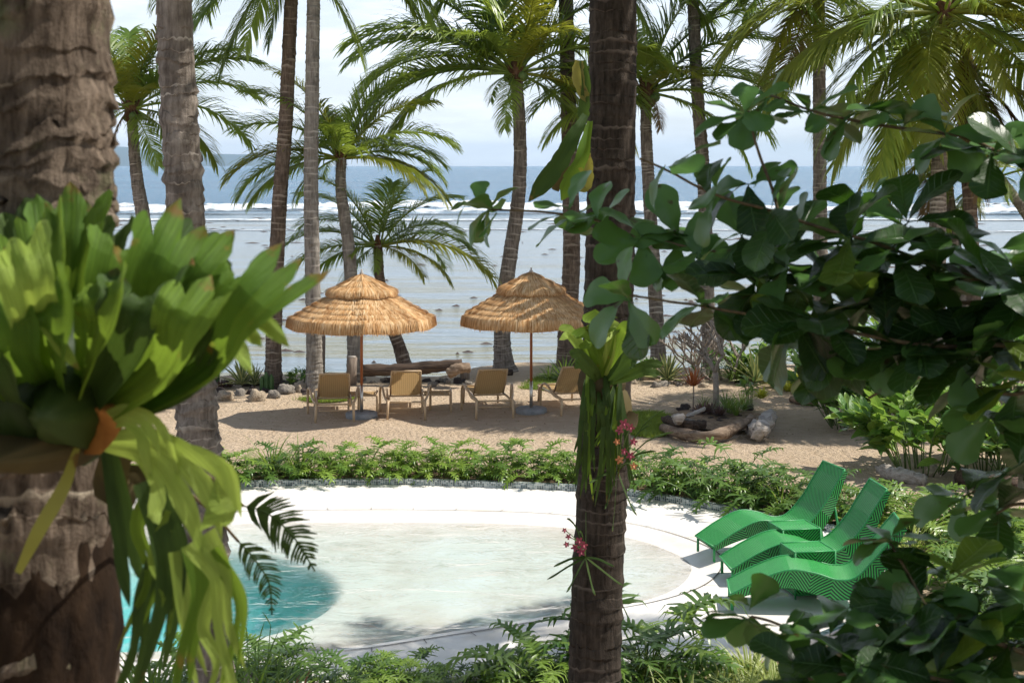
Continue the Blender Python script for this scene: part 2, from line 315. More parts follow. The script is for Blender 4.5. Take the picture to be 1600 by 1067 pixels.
al=t.ramp(t.math('SUBTRACT',t.math('ADD',t.noise(.35,7,.7,stretch=(.4,1,1)),t.math('MULTIPLY',t.attr(),.5)),.25),[(.40,0.),(.52,1.)]); tt=t.n('ShaderNodeBsdfTransparent'); ms=t.n('ShaderNodeMixShader'); t.l(al,ms.inputs[0]); t.l(tt.outputs[0],ms.inputs[1]); t.l(t.b.outputs[0],ms.inputs[2]); t.l(ms.outputs[0],t.o.inputs[0]); M['foam']=t.m
M['hill']=mat_simple('forested island',(.02,.042,.032),(.035,.06,.045),.01,.95,.1,0)
# pool water: clear surface with mirror reflection, tint from the absorbing volume
t=NT('pool water'); n=t.noise(2.6,4,.5,stretch=(.6,1,1),dist=.6); gl=t.n('ShaderNodeBsdfGlossy'); gl.inputs['Roughness'].default_value=.03; tt=t.n('ShaderNodeBsdfTransparent'); fr=t.n('ShaderNodeFresnel'); fr.inputs[0].default_value=1.33
bp=t.n('ShaderNodeBump'); bp.inputs['Distance'].default_value=.06; t.l(n,bp.inputs['Height']); t.l(bp.outputs[0],gl.inputs['Normal'])
rf_=t.n('ShaderNodeBsdfRefraction'); rf_.inputs['Roughness'].default_value=.0; rf_.inputs['IOR'].default_value=1.33; t.l(bp.outputs[0],rf_.inputs['Normal']); m0=t.n('ShaderNodeMixShader'); m0.inputs[0].default_value=.15; t.l(tt.outputs[0],m0.inputs[1]); t.l(rf_.outputs[0],m0.inputs[2]); t.l(bp.outputs[0],fr.inputs['Normal'])
ms=t.n('ShaderNodeMixShader'); t.l(fr.outputs[0],ms.inputs[0]); t.l(m0.outputs[0],ms.inputs[1]); t.l(gl.outputs[0],ms.inputs[2]); t.l(ms.outputs[0],t.o.inputs[0])
va=t.n('ShaderNodeVolumeAbsorption'); va.inputs[0].default_value=(.01,.935,.99,1); va.inputs[1].default_value=.42; t.l(va.outputs[0],t.o.inputs[1]); M['water']=t.m

# ------------------------------------------------------------------ setting
CX,CY=-1.5,16.4
outline=[Vector(p) for p in ((-7.6,16.5,0),(-7.0,18.9,0),(-5.6,20.2,0),(-3.93,20.55,0),(-1.55,20.75,0),(.85,20.35,0),(1.67,19.95,0),(2.45,19.3,0),(3.1,18.7,0),(3.75,18.1,0),(4.15,17.2,0),(4.1,16.0,0),(3.75,15.0,0),(3.1,14.2,0),(2.2,13.45,0),(.7,13.1,0),(-.8,12.9,0),(-3,12.7,0),(-5.4,13.1,0),(-7.1,14.6,0))]
op=catmull(outline+[outline[0]],400)
oth=np.array([math.atan2(p.y-CY,p.x-CX) for p in op]); orr=np.array([math.hypot(p.x-CX,p.y-CY) for p in op]); ix=np.argsort(oth); oth=oth[ix]; orr=orr[ix]
def rout(th): return float(np.interp((th+math.pi)%(2*math.pi)-math.pi, oth, orr, period=2*math.pi))
groove=[Vector(p) for p in ((-6.3,16.3,0),(-5.6,18.2,0),(-3.6,19.0,0),(-1.6,19.15,0),(.2,19.0,0),(1.3,18.5,0),(1.95,17.75,0),(2.25,16.9,0),(2.0,15.9,0),(1.4,15.2,0),(.5,14.7,0),(-.6,14.1,0),(-1.7,13.6,0),(-3.4,13.4,0),(-5.2,14.2,0))]
gp_=catmull(groove+[groove[0]],400)
gth=np.array([math.atan2(p.y-CY,p.x-CX) for p in gp_]); grr=np.array([math.hypot(p.x-CX,p.y-CY) for p in gp_]); ix=np.argsort(gth); gth=gth[ix]; grr=grr[ix]
def rgr(th): return float(np.interp((th+math.pi)%(2*math.pi)-math.pi, gth, grr, period=2*math.pi))
def sm(x,a,b): t_=min(1,max(0,(x-a)/(b-a))); return t_*t_*(3-2*t_)
def poolz(x,y):
    th=math.atan2(y-CY,x-CX); r=math.hypot(x-CX,y-CY); d=rgr(th)-r
    if d<=0: return 0.0
    z=-.17*(1-math.exp(-d/.5)); dc=math.hypot((x+3.75),(y-15.95)); z-=1.15*(1-sm(dc,1.25,2.0)); return z
# ground
def frange(a,b,s):
    o=[]; x=a
    while x<b: o.append(x); x+=s
    return o
xs=[-90,-60,-40,-28,-20,-16]+frange(-13,13,.16)+[13,16,20,28,40,60,90]; ys=[-30,-12,-4,2,6]+frange(8,36,.16)+[36,37.5,40]
def shore(x): return 31.6+1.9*sm(x,-1.6,-.6)-.5*sm(x,1.5,3)+.35*math.sin(x*1.1)+.15*math.sin(x*3.3+1)
mb=MB(); V=[]; keep={}
for y in ys:
    for x in xs:
        z=.03*noise.noise(Vector((x*.5,y*.5,0)))+.012*noise.noise(Vector((x*2.1,y*2.1,3)))
        s=y-shore(x); z-= 1.6*sm(s,-.1,2.6); th=math.atan2(y-CY,x-CX)
        rr=math.hypot(x-CX,y-CY)-rout(th); z=z*sm(rr,0,.8)-.03*(1-sm(rr,.0,.3)); V.append((x,y,z)); 
F=[]; nx=len(xs)
for j in range(len(ys)-1):
    for i in range(nx-1):
        x=(xs[i]+xs[i+1])/2; y=(ys[j]+ys[j+1])/2
        if math.hypot(x-CX,y-CY)<rout(math.atan2(y-CY,x-CX))-.3: continue
        F.append((j*nx+i,j*nx+i+1,(j+1)*nx+i+1,(j+1)*nx+i))
mb.add(V,F); tag(build('sand_ground',mb,M['sand']),'pale raked sand around the pool and loungers',kind='structure')
# pool deck + basin
mb=MB(); NTH=300; rows=[]; V=[]; F=[]
NR=110
for k in range(NR+1):
    for i in range(NTH):
        th=2*math.pi*i/NTH; ro=rout(th); r=ro*k/NR; x=CX+r*math.cos(th); y=CY+r*math.sin(th); V.append((x,y,poolz(x,y)+.004*noise.noise(Vector((x,y,0)))))
for k in range(NR):
    for i in range(NTH): F.append((k*NTH+i,(k+1)*NTH+i,(k+1)*NTH+(i+1)%NTH,k*NTH+(i+1)%NTH))
o=len(V)
for i in range(NTH):
    th=2*math.pi*i/NTH; ro=rout(th); V.append((CX+ro*math.cos(th),CY+ro*math.sin(th),-.4))
for i in range(NTH): F.append((NR*NTH+i,o+i,o+(i+1)%NTH,NR*NTH+(i+1)%NTH))
mb.add(V,F); deck=tag(build('pool_floor',mb,M['plaster']),'white plaster beach entry pool floor and deck',kind='structure')
mb=MB(); WL=-.075; n=160; V=[]
for zz in (WL,-2.4):
    for i in range(n):
        th=2*math.pi*i/n; r=rgr(th)+.03; V.append((CX+r*math.cos(th),CY+r*math.sin(th),zz))
mb.add(V,[tuple(range(n)),tuple(range(2*n-1,n-1,-1))]+[(i,n+i,n+(i+1)%n,(i+1)%n) for i in range(n)])
tag(build('pool_water',mb,M['water'],smooth=False),'clear turquoise pool water',kind='structure')
# joints in the deck: ring of sealant plus radial joints
mb=MB(); V=[]; F=[]; n=300
def ringstrip(mb,rf,w,z):
    V=[];F=[]
    for i in range(n):
        th=2*math.pi*i/n; r=rf(th)
        for d in (-w,w): V.append((CX+(r+d)*math.cos(th),CY+(r+d)*math.sin(th),z))
    for i in range(n): j=(i+1)%n; F.append((2*i,2*i+1,2*j+1,2*j))
    mb.add(V,F)
ringstrip(mb,lambda th:rgr(th)+.05,.009,.0075)
for i in range(34):
    th=2*math.pi*i/34; r0=rgr(th)+.05; r1=r0
    if r1-r0<.2: r1=r0+.12
    d=Vector((math.cos(th),math.sin(th),0)); s=Vector((-d.y,d.x,0))*.004; c0=Vector((CX,CY,.0075))
    mb.add([c0+d*r0-s,c0+d*r1-s,c0+d*r1+s,c0+d*r0+s],[(0,1,2,3)])
build('sealant_joint',mb,M['joint'],deck,smooth=False)
# mosaic kerb
mb=MB(); mt=MB(); rng=random.Random(4)
ths=[];th=R(-35)
while th<R(205): ths.append(th); th+=.031/rout(th)
for k in range(len(ths)-1):
    a,b=ths[k],ths[k+1]; ra,rb=rout(a),rout(b)
    pa=Vector((CX+ra*math.cos(a),CY+ra*math.sin(a),0)); pb=Vector((CX+rb*math.cos(b),CY+rb*math.sin(b),0))
    da=Vector((math.cos(a),math.sin(a),0)); db=Vector((math.cos(b),math.sin(b),0))
    v=[pa-da*.04,pb-db*.04,pb+db*.05,pa+da*.05]; up=Vector((0,0,.072))
    mb.add([p-up*.5 for p in v]+[p+up for p in v],[(0,1,5,4),(4,5,6,7),(2,3,7,6)])
    e=(pb-pa).normalized(); w=(pb-pa).length
    for row in range(3):
        z0=.004+row*.0235; q0=pa-da*.044+e*.003; q1=pa-da*.044+e*(w-.003)
        c=rng.random()
        mt.add([q0+Vector((0,0,z0)),q1+Vector((0,0,z0)),q1+Vector((0,0,z0+.020)),q0+Vector((0,0,z0+.020))],[(0,1,2,3)],None,c)
    for row in range(2):
        q0=pa+da*(-.036+row*.04)+e*.003; q1=pa+da*(-.036+row*.04)+e*(w-.003); z=Vector((0,0,.0755)); c=.35+.65*rng.random()
        mt.add([q0+z,q1+z,q1+z+da*.034,q0+z+da*.034],[(0,1,2,3)],None,c)
kerb=thing('pool_kerb','low mosaic tiled kerb curving round the back of the pool','kerb',(0,0,0))
build('kerb_core',mb,M['grout'],kerb,smooth=False); tag(build('mosaic_tiles',mt,M['mosaic'],kerb,smooth=False),kind='stuff')

# sea
mb=MB(); ysq=[29]; 
while ysq[-1]<16000: ysq.append(ysq[-1]*1.06)
xq=[-1,-.6,-.35,-.2,-.1,0,.1,.2,.35,.6,1]; V=[];F=[]
for y in ysq:
    for x in xq: V.append((x*max(300,y*1.1),y,0))
for j in range(len(ysq)-1):
    for i in range(10): a=j*11+i; F.append((a,a+1,a+12,a+11))
mb.add(V,F); sea=tag(build('sea',mb,M['sea'],loc=(0,0,-.78)),'blue sea with a pale shallow reef flat',kind='structure')
# surf: rolling white ridges
SZ=-.78
def surf(Y0,x0,x1,h,dep,seed,amp=4):
    mb=MB(); V=[];F=[];A=[]; nxs=220; nys=12
    for j in range(nys+1):
        for i in range(nxs+1):
            x=x0+(x1-x0)*i/nxs; n1_=noise.noise(Vector((x*.03,seed,0))); n2=noise.noise(Vector((x*.3,seed+j*.4,0))); n3=noise.noise(Vector((x*1.1,seed+j,1)))
            v=j/nys; y=Y0+amp*n1_*2+v*dep; hh=h*(.55+.9*max(0,noise.noise(Vector((x*.045,seed*3,0)))+.3)); z=hh*math.sin(math.pi*v)**.8*(1+.5*n2+.45*n3)+.04
            V.append((x,y+n3*.6,max(.05,z))); A.append(math.sin(math.pi*v)*(.6+.8*(n1_+.35)))
    for j in range(nys):
        for i in range(nxs): a=j*(nxs+1)+i; F.append((a,a+1,a+nxs+2,a+nxs+1))
    mb.add(V,F,None,A); tag(build('breaking_wave',mb,M['foam'],loc=(0,0,SZ)),kind='stuff')
surf(170,-75,80,.85,8,1.3,3); surf(158,-70,72,.75,6,5.1,3); surf(140,-60,64,.12,3,11.5,3); surf(118,-55,60,.04,1.2,17.5,3)
# low reef rocks
rng=random.Random(12); mb=MB()
for i in range(330):
    Y=40*(190/40)**rng.random()*.8; x=rng.uniform(-.36,.36)*Y; w=rng.uniform(.08,.5)*(Y/80); V=[(x+w*math.cos(a)*rng.uniform(.7,1.2),Y+w*.5*math.sin(a),0) for a in [k*math.pi/3.5 for k in range(7)]]
    V.append((x,Y,.05+.02*rng.random())); mb.add(V,[(k,(k+1)%7,7) for k in range(7)])
tag(build('reef_rocks',mb,M['rock_dark'],loc=(0,0,SZ+.005)),'low dark reef stones showing in the shallows','reef rocks',kind='stuff')
# island
mb=MB(); V=[];F=[]; n=90; YI=12500
for j in range(9):
    for i in range(n+1):
        x=-6500+i/n*5000; e=1-sm(x,-2300,-1750); hgt=(105*e+12*noise.noise(Vector((x*.004,j*.3,2)))*e+70*(1-sm(x,-3400,-2900)))*math.sin(math.pi*(j/8)**.8)
        V.append((x,YI+j*220,SZ+max(-3,hgt)))
for j in range(8):
    for i in range(n): a=j*(n+1)+i; F.append((a,a+1,a+n+2,a+n+1))
mb.add(V,F); tag(build('island_hills',mb,M['hill']),'low blue island on the left horizon',kind='structure')
# haze
mb=MB(); box(mb,(-17900,-60,-6),(17900,17900,240)); t=NT('sea air'); t.t.nodes.remove(t.b); pv=t.n('ShaderNodeVolumePrincipled'); pv.inputs['Density'].default_value=7.5e-5; pv.inputs['Color'].default_value=(.60,.80,1,1); pv.inputs['Anisotropy'].default_value=.2; t.l(pv.outputs[0],t.o.inputs[1])
tag(build('haze',mb,t.m,smooth=False),kind='stuff')

# soil and lawn sheets
def blob_sheet(name,pts,z,m,label,sub=60):
    c=catmull([Vector((*p,0)) for p in pts]+[Vector((*pts[0],0))],sub)[:-1]; cx=sum(p.x for p in c)/len(c); cy=sum(p.y for p in c)/len(c); mb=MB(); V=[];F=[]; k=len(c); nr=6
    for r in range(nr+1):
        for i,p in enumerate(c):
            f=r/nr*(1+.05*noise.noise(Vector((i*.7,r,z*50)))); x=cx+(p.x-cx)*f; y=cy+(p.y-cy)*f; V.append((x,y,z+.03*(1-(r/nr)**3)))
    for r in range(nr):
        for i in range(k): F.append((r*k+i,(r+1)*k+i,(r+1)*k+(i+1)%k,r*k+(i+1)%k))
    mb.add(V,F); return tag(build(name,mb,m),label,kind='structure')
def band(name,t0,t1,w,z,m,label,i0=.06):
    mb=MB();V=[];F=[];n=160
    for i in range(n+1):
        th=R(t0+(t1-t0)*i/n); ro=rout(th)
        for k,d in enumerate((i0,i0+w*.3,i0+w*.7,i0+w*(1+.25*noise.noise(Vector((i*.15,0,0)))))):
            V.append((CX+(ro+d)*math.cos(th),CY+(ro+d)*math.sin(th),z+(.03 if k in (1,2) else 0)-(.035 if k==3 else 0)))
    for i in range(n):
        for k in range(3): a=i*4+k; F.append((a,a+1,a+5,a+4))
    mb.add(V,F); return tag(build(name,mb,m),label,kind='structure')
band('soil_bed',20,200,.85,.03,M['soil'],'narrow brown soil bed behind the pool kerb')
blob_sheet('soil_ground',[(3.6,12),(4.4,14),(4.9,16),(4.6,18),(5.6,18.6),(6.6,16),(6.4,12),(5,10)],.0,M['soil'],'soil bed right of the green loungers')
blob_sheet('garden_soil',[(-7,9),(-7,12.4),(-3,12.5),(.5,12.85),(2.4,13.2),(3.4,13.8),(4,11),(3,8.5),(-2,8)],.0,M['soil'],'foreground planting soil')
def lawn(pts,label,seed,dens,hgt=.06,z=.012):
    blob_sheet('lawn',pts,z,M['lawn'],label); rng=random.Random(seed); mb=MB()
    xs_=[p[0] for p in pts]; ys_=[p[1] for p in pts]; cx=sum(xs_)/len(pts); cy=sum(ys_)/len(pts); c=catmull([Vector((*p,0)) for p in pts]+[Vector((*pts[0],0))],60)
    for i in range(dens):
        p=rng.choice(c); f=math.sqrt(rng.random())*1.04; x=cx+(p.x-cx)*f+rng.gauss(0,.05); y=cy+(p.y-cy)*f+rng.gauss(0,.05); h=hgt*rng.uniform(.5,1.4); a=rng.uniform(0,6.28); w=.006
        l=Vector((rng.gauss(0,.5),rng.gauss(0,.5),1))*h; b=Vector((x,y,z)); s=Vector((math.cos(a)*w,math.sin(a)*w,0)); mb.add([b-s,b+s,b+l],[(0,1,2)],None,rng.random())
    tag(build('lawn_grass',mb,M['grass']),label+' grass blades',kind='stuff')
lawn([(1.7,24.9),(1.9,26.3),(2.4,26.6),(2.75,26),(2.7,25.0),(2.2,24.3)],'small green lawn patch beside the driftwood garden',1,14000)
lawn([(4.9,13),(5.2,16),(5.6,18.5),(7.5,18.6),(8,14),(6.5,12)],'green lawn at the right edge beyond the pool bed',2,26000)
lawn([(.9,10.2),(1.2,12.3),(2.3,12.9),(3.2,12.6),(3.2,10.6),(2,10)],'bright foreground lawn below the pool',3,26000,.09)

# ------------------------------------------------------------------ palms
def make_trunk(parent, pts, r0, r1, ring, m, n=18, flare=1.5, seed=0, ledge=.085, per=4, name='trunk', rough=.03):
    pts=[Vector(p) for p in pts]; ln=sum((pts[i+1]-pts[i]).length for i in range(len(pts)-1)); nr=int(ln/ring); rows=nr*per
    path=catmull(pts,rows); rng=random.Random(seed); tilt=[(rng.uniform(0,6.28),rng.uniform(.15,.5),rng.uniform(.6,1.5)) for _ in range(nr+2)]
    rad=[]
    for i in range(rows+1):
        s=i/rows; r=r0+(r1-r0)*s; r*=1+(flare-1)*math.exp(-s*ln/.35); rad.append(r)
    def rf(i,th,r):
        k=i//per; q=(i%per)/per; ph,am,lg=tilt[min(k,nr)]
        led=(1-q)**1.5*ledge*lg*max(0,.5+.5*math.sin(th+ph)+.35*noise.noise(Vector((th*4,k*3.1,seed)))); nz=noise.noise(Vector((math.cos(th)*1.4+seed,math.sin(th)*1.4,i*ring/per*3)))
        nz2=noise.noise(Vector((math.cos(th)*5+seed,math.sin(th)*5,i*ring/per*14)))
        off=am*ring*.45*math.sin(th*1+ph)+.25*ring*math.sin(3*th+ph*2)*am+.22*ring*noise.noise(Vector((math.cos(th)*6,math.sin(th)*6,k*2.7)))
        mk=(1.0 if i%per==0 else (.45 if i%per==per-1 else 0))*(.55+.45*math.sin(th*1.0+ph*3))*min(1,.5+lg*.4)
        return r*(1+led+rough*nz+rough*.5*nz2), off, mk
    mb=MB(); tube(mb,path,rad,n,rfun=rf); return build(name,mb,m,parent), path
def frond_mesh(e0,droop,seed,m,npair=76,wid=.0078,gap=.1):
    rng=random.Random(seed); mb=MB(); n=26; P=[Vector((0,0,0))]; ang=[]
    tw=rng.uniform(-.25,.25); y=0
    for i in range(n):
        s=i/n; a=e0-droop*(s**1.25); ang.append(a); y+=tw*s/n; P.append(P[-1]+Vector((math.cos(a),tw*s*.5,math.sin(a)))/n)
    tube(mb,P,[.012*(1-.85*i/n)+.001 for i in range(n+1)],5,a=1.0)
    def pt(s): k=min(int(s*n),n-1); return P[k].lerp(P[k+1],s*n-k)
    for i in range(npair):
        s=.14+.855*i/(npair-1)
        for sd in (-1,1):
            if rng.random()<.04: continue
            s2=min(.999,s+rng.uniform(-.004,.004)); k=min(int(s2*n),n-1); T=(P[k+1]-P[k]).normalized(); S=Vector((0,1,0)); S=(S-T*S.dot(T)).normalized()*sd; N=T.cross(S)*sd*-1
            if N.z<0: N=-N
            fa=R(70-36*s2+rng.uniform(-7,7)); ln=(.105+.235*math.sin(math.pi*min(1,.16+.78*s2))**.8)*rng.uniform(.88,1.08)
            d=(T*math.cos(fa)+S*math.sin(fa)+N*(.34 if e0>0 else .1)*rng.uniform(.4,1.3)).normalized(); p=pt(s2); pts=[p]; g=rng.uniform(.12,.40)+.16*s2
            for q in range(4): pts.append(pts[-1]+d*ln/4); d=(d+Vector((0,0,-g*(.6+.3*q)))*.8).normalized()
            w=wid*rng.uniform(.8,1.15); ribbon(mb,pts,[w*.45,w,w*.85,w*.5,.0006],side=T+Vector((0,0,.25)),a=rng.random()*.8)
    return mb.mesh('frond',m)
FV={}
def frond_variant(e,kind,i):
    key=(e,kind,i)
    if key not in FV:
        dr={80:.95,60:1.15,40:1.3,20:1.25,0:1.05,-20:.85,-45:.55,-70:.2}[e]
        FV[key]=frond_mesh(R(e),dr,hash((e,i,len(kind)))%9973,M[kind])
    return FV[key]
EL=[80,60,40,20,0,-20,-45,-70]
def add_frond(parent,c,az,el,Ln,kind='frond',i=0,roll=0):
    e=min(EL,key=lambda q:abs(q-el)); me=frond_variant(e,kind,i%2); a=R(az); c=c-parent.location
    Mx=Matrix.Translation(c+Vector((math.cos(a),math.sin(a),0))*.06)@Matrix.Rotation(a,4,'Z')@Matrix.Rotation(R(e-el),4,'Y')@Matrix.Rotation(roll,4,'X')@Matrix.Diagonal((Ln,Ln*(1 if i%3 else -1),Ln,1))
    return obj('frond',me,parent,mat_=Mx)
def crown(parent,c,n,Ln,seed,emin=-50,emax=82,yellow=.15,dead=1,fibre=True,az0=None,spread=360,nuts=5):
    rng=random.Random(seed); c=Vector(c)
    for i in range(n):
        f=i/max(1,n-1); el=emax+(emin-emax)*f**.85+rng.uniform(-6,6); az=(i*137.5+seed*40) if az0 is None else az0+rng.uniform(-spread/2,spread/2)
        add_frond(parent,c,az,el,Ln*rng.uniform(.85,1.1)*(.75 if el>70 else 1),'frond_y' if rng.random()<yellow else 'frond',rng.randrange(6),rng.uniform(-.35,.35))
    for i in range(dead): add_frond(parent,c-Vector((0,0,.1)),rng.uniform(0,360),-70,Ln*.5,'frond_dead',i)
    if fibre: crown_fibre(parent,c,Ln,rng,nuts)
def crown_fibre(parent,c,Ln,rng,nuts):
    mb=MB(); k=Ln/3.2; loc=c-parent.location
    for i in range(16):
        a=rng.uniform(0,6.28); d=Vector((math.cos(a),math.sin(a),0)); pts=[loc+d*.07*k+Vector((0,0,-.25*k)),loc+d*.15*k+Vector((0,0,0)),loc+d*(.28)*k+Vector((0,0,rng.uniform(.05,.4)*k))]
        ribbon(mb,pts,[.07*k,.055*k,.012*k],fold=.5)
    for i in range(26):
        a=rng.uniform(0,6.28); d=Vector((math.cos(a),math.sin(a),0)); l=rng.uniform(.2,.5)*k; pts=[loc+d*.08*k,loc+d*(.2*k)+Vector((0,0,-.05*k)),loc+d*rng.uniform(.2,.33)*k+Vector((0,0,-l))]
        ribbon(mb,pts,[.012*k,.012*k,.003])
    tube(mb,[loc+Vector((0,0,-.38*k)),loc+Vector((0,0,-.15*k)),loc+Vector((0,0,.1*k)),loc+Vector((0,0,.45*k))],[.10*k,.16*k,.15*k,.05*k],10)
    build('crown_fibre',mb,M['fibre'],parent)
    for i in range(nuts):
        a=rng.uniform(0,6.28); nb=MB(); cc=loc+Vector((math.cos(a)*.2*k,math.sin(a)*.2*k,rng.uniform(-.22,-.02)*k)); r=.095*k
        tube(nb,[cc+Vector((0,0,-r*1.1)),cc+Vector((0,0,-r*.7)),cc,cc+Vector((0,0,r*.7)),cc+Vector((0,0,r*1.1))],[.01,r*.72,r,r*.7,.01],9)
        build('coconut',nb,M['stem'],parent)
def palm(label,pts,Y,w0,w1,m,seed,ring=.085,dY=0,crown_at=None,flare=1.6,n=16,**kw):
    """pts: pixel rows of the trunk from foot to head, at distance Y (metres); w0,w1 = widths in photo pixels"""
    P=[]
    for i,(px,py) in enumerate(pts): P.append(at(px,py,Y+dY*i/(len(pts)-1)))
    P[0].z=min(P[0].z,.0)-.15
    t_=thing('coconut_palm',label,'palm tree',(P[0].x,P[0].y,0)); off=t_.location
    tr,path=make_trunk(t_,[p-off for p in P],w0/2/FPX*Y,w1/2/FPX*Y,ring,M[m],n=n,flare=flare,seed=seed,**kw)
    return t_,P[-1]
def fronds(t_,c,lst,Ln,seed=1):
    rng=random.Random(seed)
    for i,(az,el,s,*k) in enumerate(lst):
        if 225<=az%360<=315 and el>-40: s*=.72
        add_frond(t_,c,az,el,Ln*s,k[0] if k else 'frond',i,rng.uniform(-.3,.3))

# near palms
t_,c=palm('massive blurred palm trunk filling the left edge, with a huge staghorn fern',[(50,3300),(52,1067),(55,500),(50,0),(40,-1500),(10,-4200)],3.4,262,215,'bark_near',3,ring=.125,n=80,per=9,ledge=.075,rough=.05,flare=1.2)
crown(t_,c,12,3.2,5,emin=30,dead=0)
PALM_NEAR=t_
t_,c=palm('grey ringed palm trunk left of the pool, just right of the big fern',[(337,1197),(322,850),(303,580),(288,300),(272,0),(262,-500),(255,-1500)],11,68,46,'bark_grey',7,ring=.115,n=48,per=7,ledge=.15,flare=1.25)
crown(t_,c,18,3.4,9)
t_,c=palm('dark palm trunk in the middle carrying a staghorn fern and orchids',[(925,1197),(932,950),(944,700),(952,450),(956,200),(958,-50),(952,-400),(945,-800)],11,80,70,'bark_dark',11,ring=.09,n=48,per=6,ledge=.07,flare=1.15)
crown(t_,c,18,3.6,13)
PALM_MID=t_
# far left
t_,c=palm('slim palm with a full green crown behind the left trunks',[(255,594),(243,500),(225,350),(213,270),(205,170)],30.5,30,15,'bark_grey',21,flare=1.5)
fronds(t_,c,[(15,38,1.0),(-10,15,1.0),(5,60,.95),(170,60,.9),(190,30,.9),(200,0,.8),(-20,-25,.7),(100,75,.85),(250,70,.8,'frond_y'),(330,80,.8,'frond_y'),(300,45,.7,'frond_y'),(60,50,.9),(130,50,.9),(20,80,.9),(-15,-5,.85,'frond_y'),(215,-30,.55),(-60,-45,.55),(160,80,.9),(260,15,.6),(350,50,1.05),(180,-55,.4,'frond_dead')],2.55,2); crown_fibre(t_,c,2.6,random.Random(2),4)
t_,c=palm('brown leaning palm trunk left of the thatched umbrellas',[(427,597),(428,520),(436,330),(447,180),(455,0),(461,-70)],30,25,20,'bark_brown',22)
fronds(t_,c,[(200,-20,.9),(180,-45,.9),(10,-45,.8),(160,10,1),(215,10,1),(340,0,1),(30,20,1),(90,30,1),(270,20,.8),(0,60,1),(180,60,1),(260,70,.9),(100,70,.9),(230,-45,.75),(170,-70,.6)],3.0,3)
t_,c=palm('straight pale palm trunk with two ring marks just left of first umbrella',[(492,597),(490,500),(486,300),(488,120),(490,0),(492,-75)],29.3,25,19,'bark_pale',23)
fronds(t_,c,[(-8,25,1.05,'frond_y'),(10,20,1.0),(-20,-5,.9),(180,45,1),(150,10,1),(30,50,1),(90,30,1),(270,30,.9),(220,40,.9),(60,70,.9),(300,60,.9),(-2,12,1.15),(340,30,1.1)],3.2,4)
t_,c=palm('palm with upright bright crown rising behind the first umbrella',[(556,594),(553,520),(545,390),(533,300),(533,248)],30.6,24,15,'bark_pale',24)
fronds(t_,c,[(0,85,1.0),(170,75,1.0,'frond_y'),(20,62,.95,'frond_y'),(175,48,1.0),(190,20,1.0,'frond_y'),(185,10,.95),(-5,20,.9),(-12,5,1.0,'frond_y'),(5,40,1.0),(-25,8,.85,'frond_y'),(210,-20,.6),(100,60,.8),(260,60,.8),(300,35,.6),(60,35,.8),(130,30,.8),(350,80,.95),(190,65,1.0),(10,28,.9),(240,-5,.5),(165,0,.9)],2.3,5); crown_fibre(t_,c,1.9,random.Random(5),0)
t_,c=palm('short palm with low spreading crown between the umbrellas',[(641,592),(625,545),(604,490),(594,440),(590,385)],31.2,20,14,'bark_brown',25)
fronds(t_,c,[(5,30,.95),(-10,15,1.2,'frond_y'),(175,30,1.0),(190,10,1.0),(205,0,.8),(90,70,.9),(10,60,.95),(170,62,.95),(0,82,.9),(-30,-5,.6,'frond_y'),(-5,0,.8,'frond_y'),(160,45,.9),(25,40,.9),(270,-20,.5),(240,20,.6),(40,15,.9),(190,75,.9),(215,-25,.6)],2.05,6); crown_fibre(t_,c,1.7,random.Random(6),0)
t_,c=palm('curved palm with wide drooping crown and flared foot behind the second umbrella',[(790,579),(785,540),(786,480),(797,400),(811,300),(812,200),(806,115)],32.2,27,18,'bark_grey',26,flare=2.1)
fronds(t_,c,[(182,25,1.0),(172,12,1.05),(200,0,.95),(188,42,1.1),(176,60,1.1),(0,60,1.0),(-8,35,1.0),(8,15,.9),(-15,-5,.9,'frond_y'),(10,-25,.8),(90,75,1.),(270,70,.9,'frond_y'),(230,50,.8),(310,50,.9,'frond_y'),(140,40,1),(50,40,1),(250,-40,.45),(225,-15,.5),(350,75,1.1),(160,78,1.),(195,15,1.05),(168,38,1.1),(30,0,.7)],3.3,7); crown_fibre(t_,c,3.0,random.Random(7),5)
t_,c=palm('ringed brown palm trunk just left of the dark middle trunk',[(884,594),(885,540),(893,400),(889,200),(884,0),(882,-90)],33.0,31,20,'bark_brown',27)
fronds(t_,c,[(190,-5,1),(170,20,1),(-5,-5,1.1),(-10,15,1.1),(90,30,1),(270,30,.8),(30,50,1),(150,50,1),(-20,-30,.9),(210,-30,.9),(230,60,.9),(340,35,1.1)],3.3,8)
t_,c=palm('palm with dry brown crown base just right of the dark middle trunk',[(1030,594),(1026,500),(1016,330),(1010,220),(1009,145)],33.0,24,16,'bark_grey',28)
fronds(t_,c,[(170,30,1.0),(180,55,1.0),(5,35,1.0),(-10,10,.95),(10,65,1.1),(150,75,1.1),(0,82,1.1),(190,0,.8),(200,20,.9),(-5,-10,.9),(90,60,.9),(260,60,.8),(310,40,.8,'frond_y'),(-15,25,1.05),(20,50,1.1),(225,-25,.6),(300,-30,.5,'frond_dead')],3.0,9); crown_fibre(t_,c,3.4,random.Random(9),7)
t_,c=palm('tall slim palm trunk above the small bare tree',[(1112,594),(1106,480),(1100,290),(1090,150),(1083,0),(1080,-60)],33.0,23,17,'bark_grey',29)
fronds(t_,c,[(-5,12,1.1),(5,25,1.1),(-12,-5,1.0),(185,10,1.0,'frond_y'),(175,30,1),(195,-20,.8),(90,30,1),(270,40,.8),(60,60,1),(300,10,.7,'frond_y'),(-18,22,1.15),(150,60,1),(0,50,1.1),(-25,-35,.7)],3.4,10)
t_,c=palm('palm trunk with hanging yellow fronds behind the almond branch top',[(1281,594),(1282,450),(1281,290),(1280,100),(1279,-20)],33.0,24,18,'bark_grey',30)
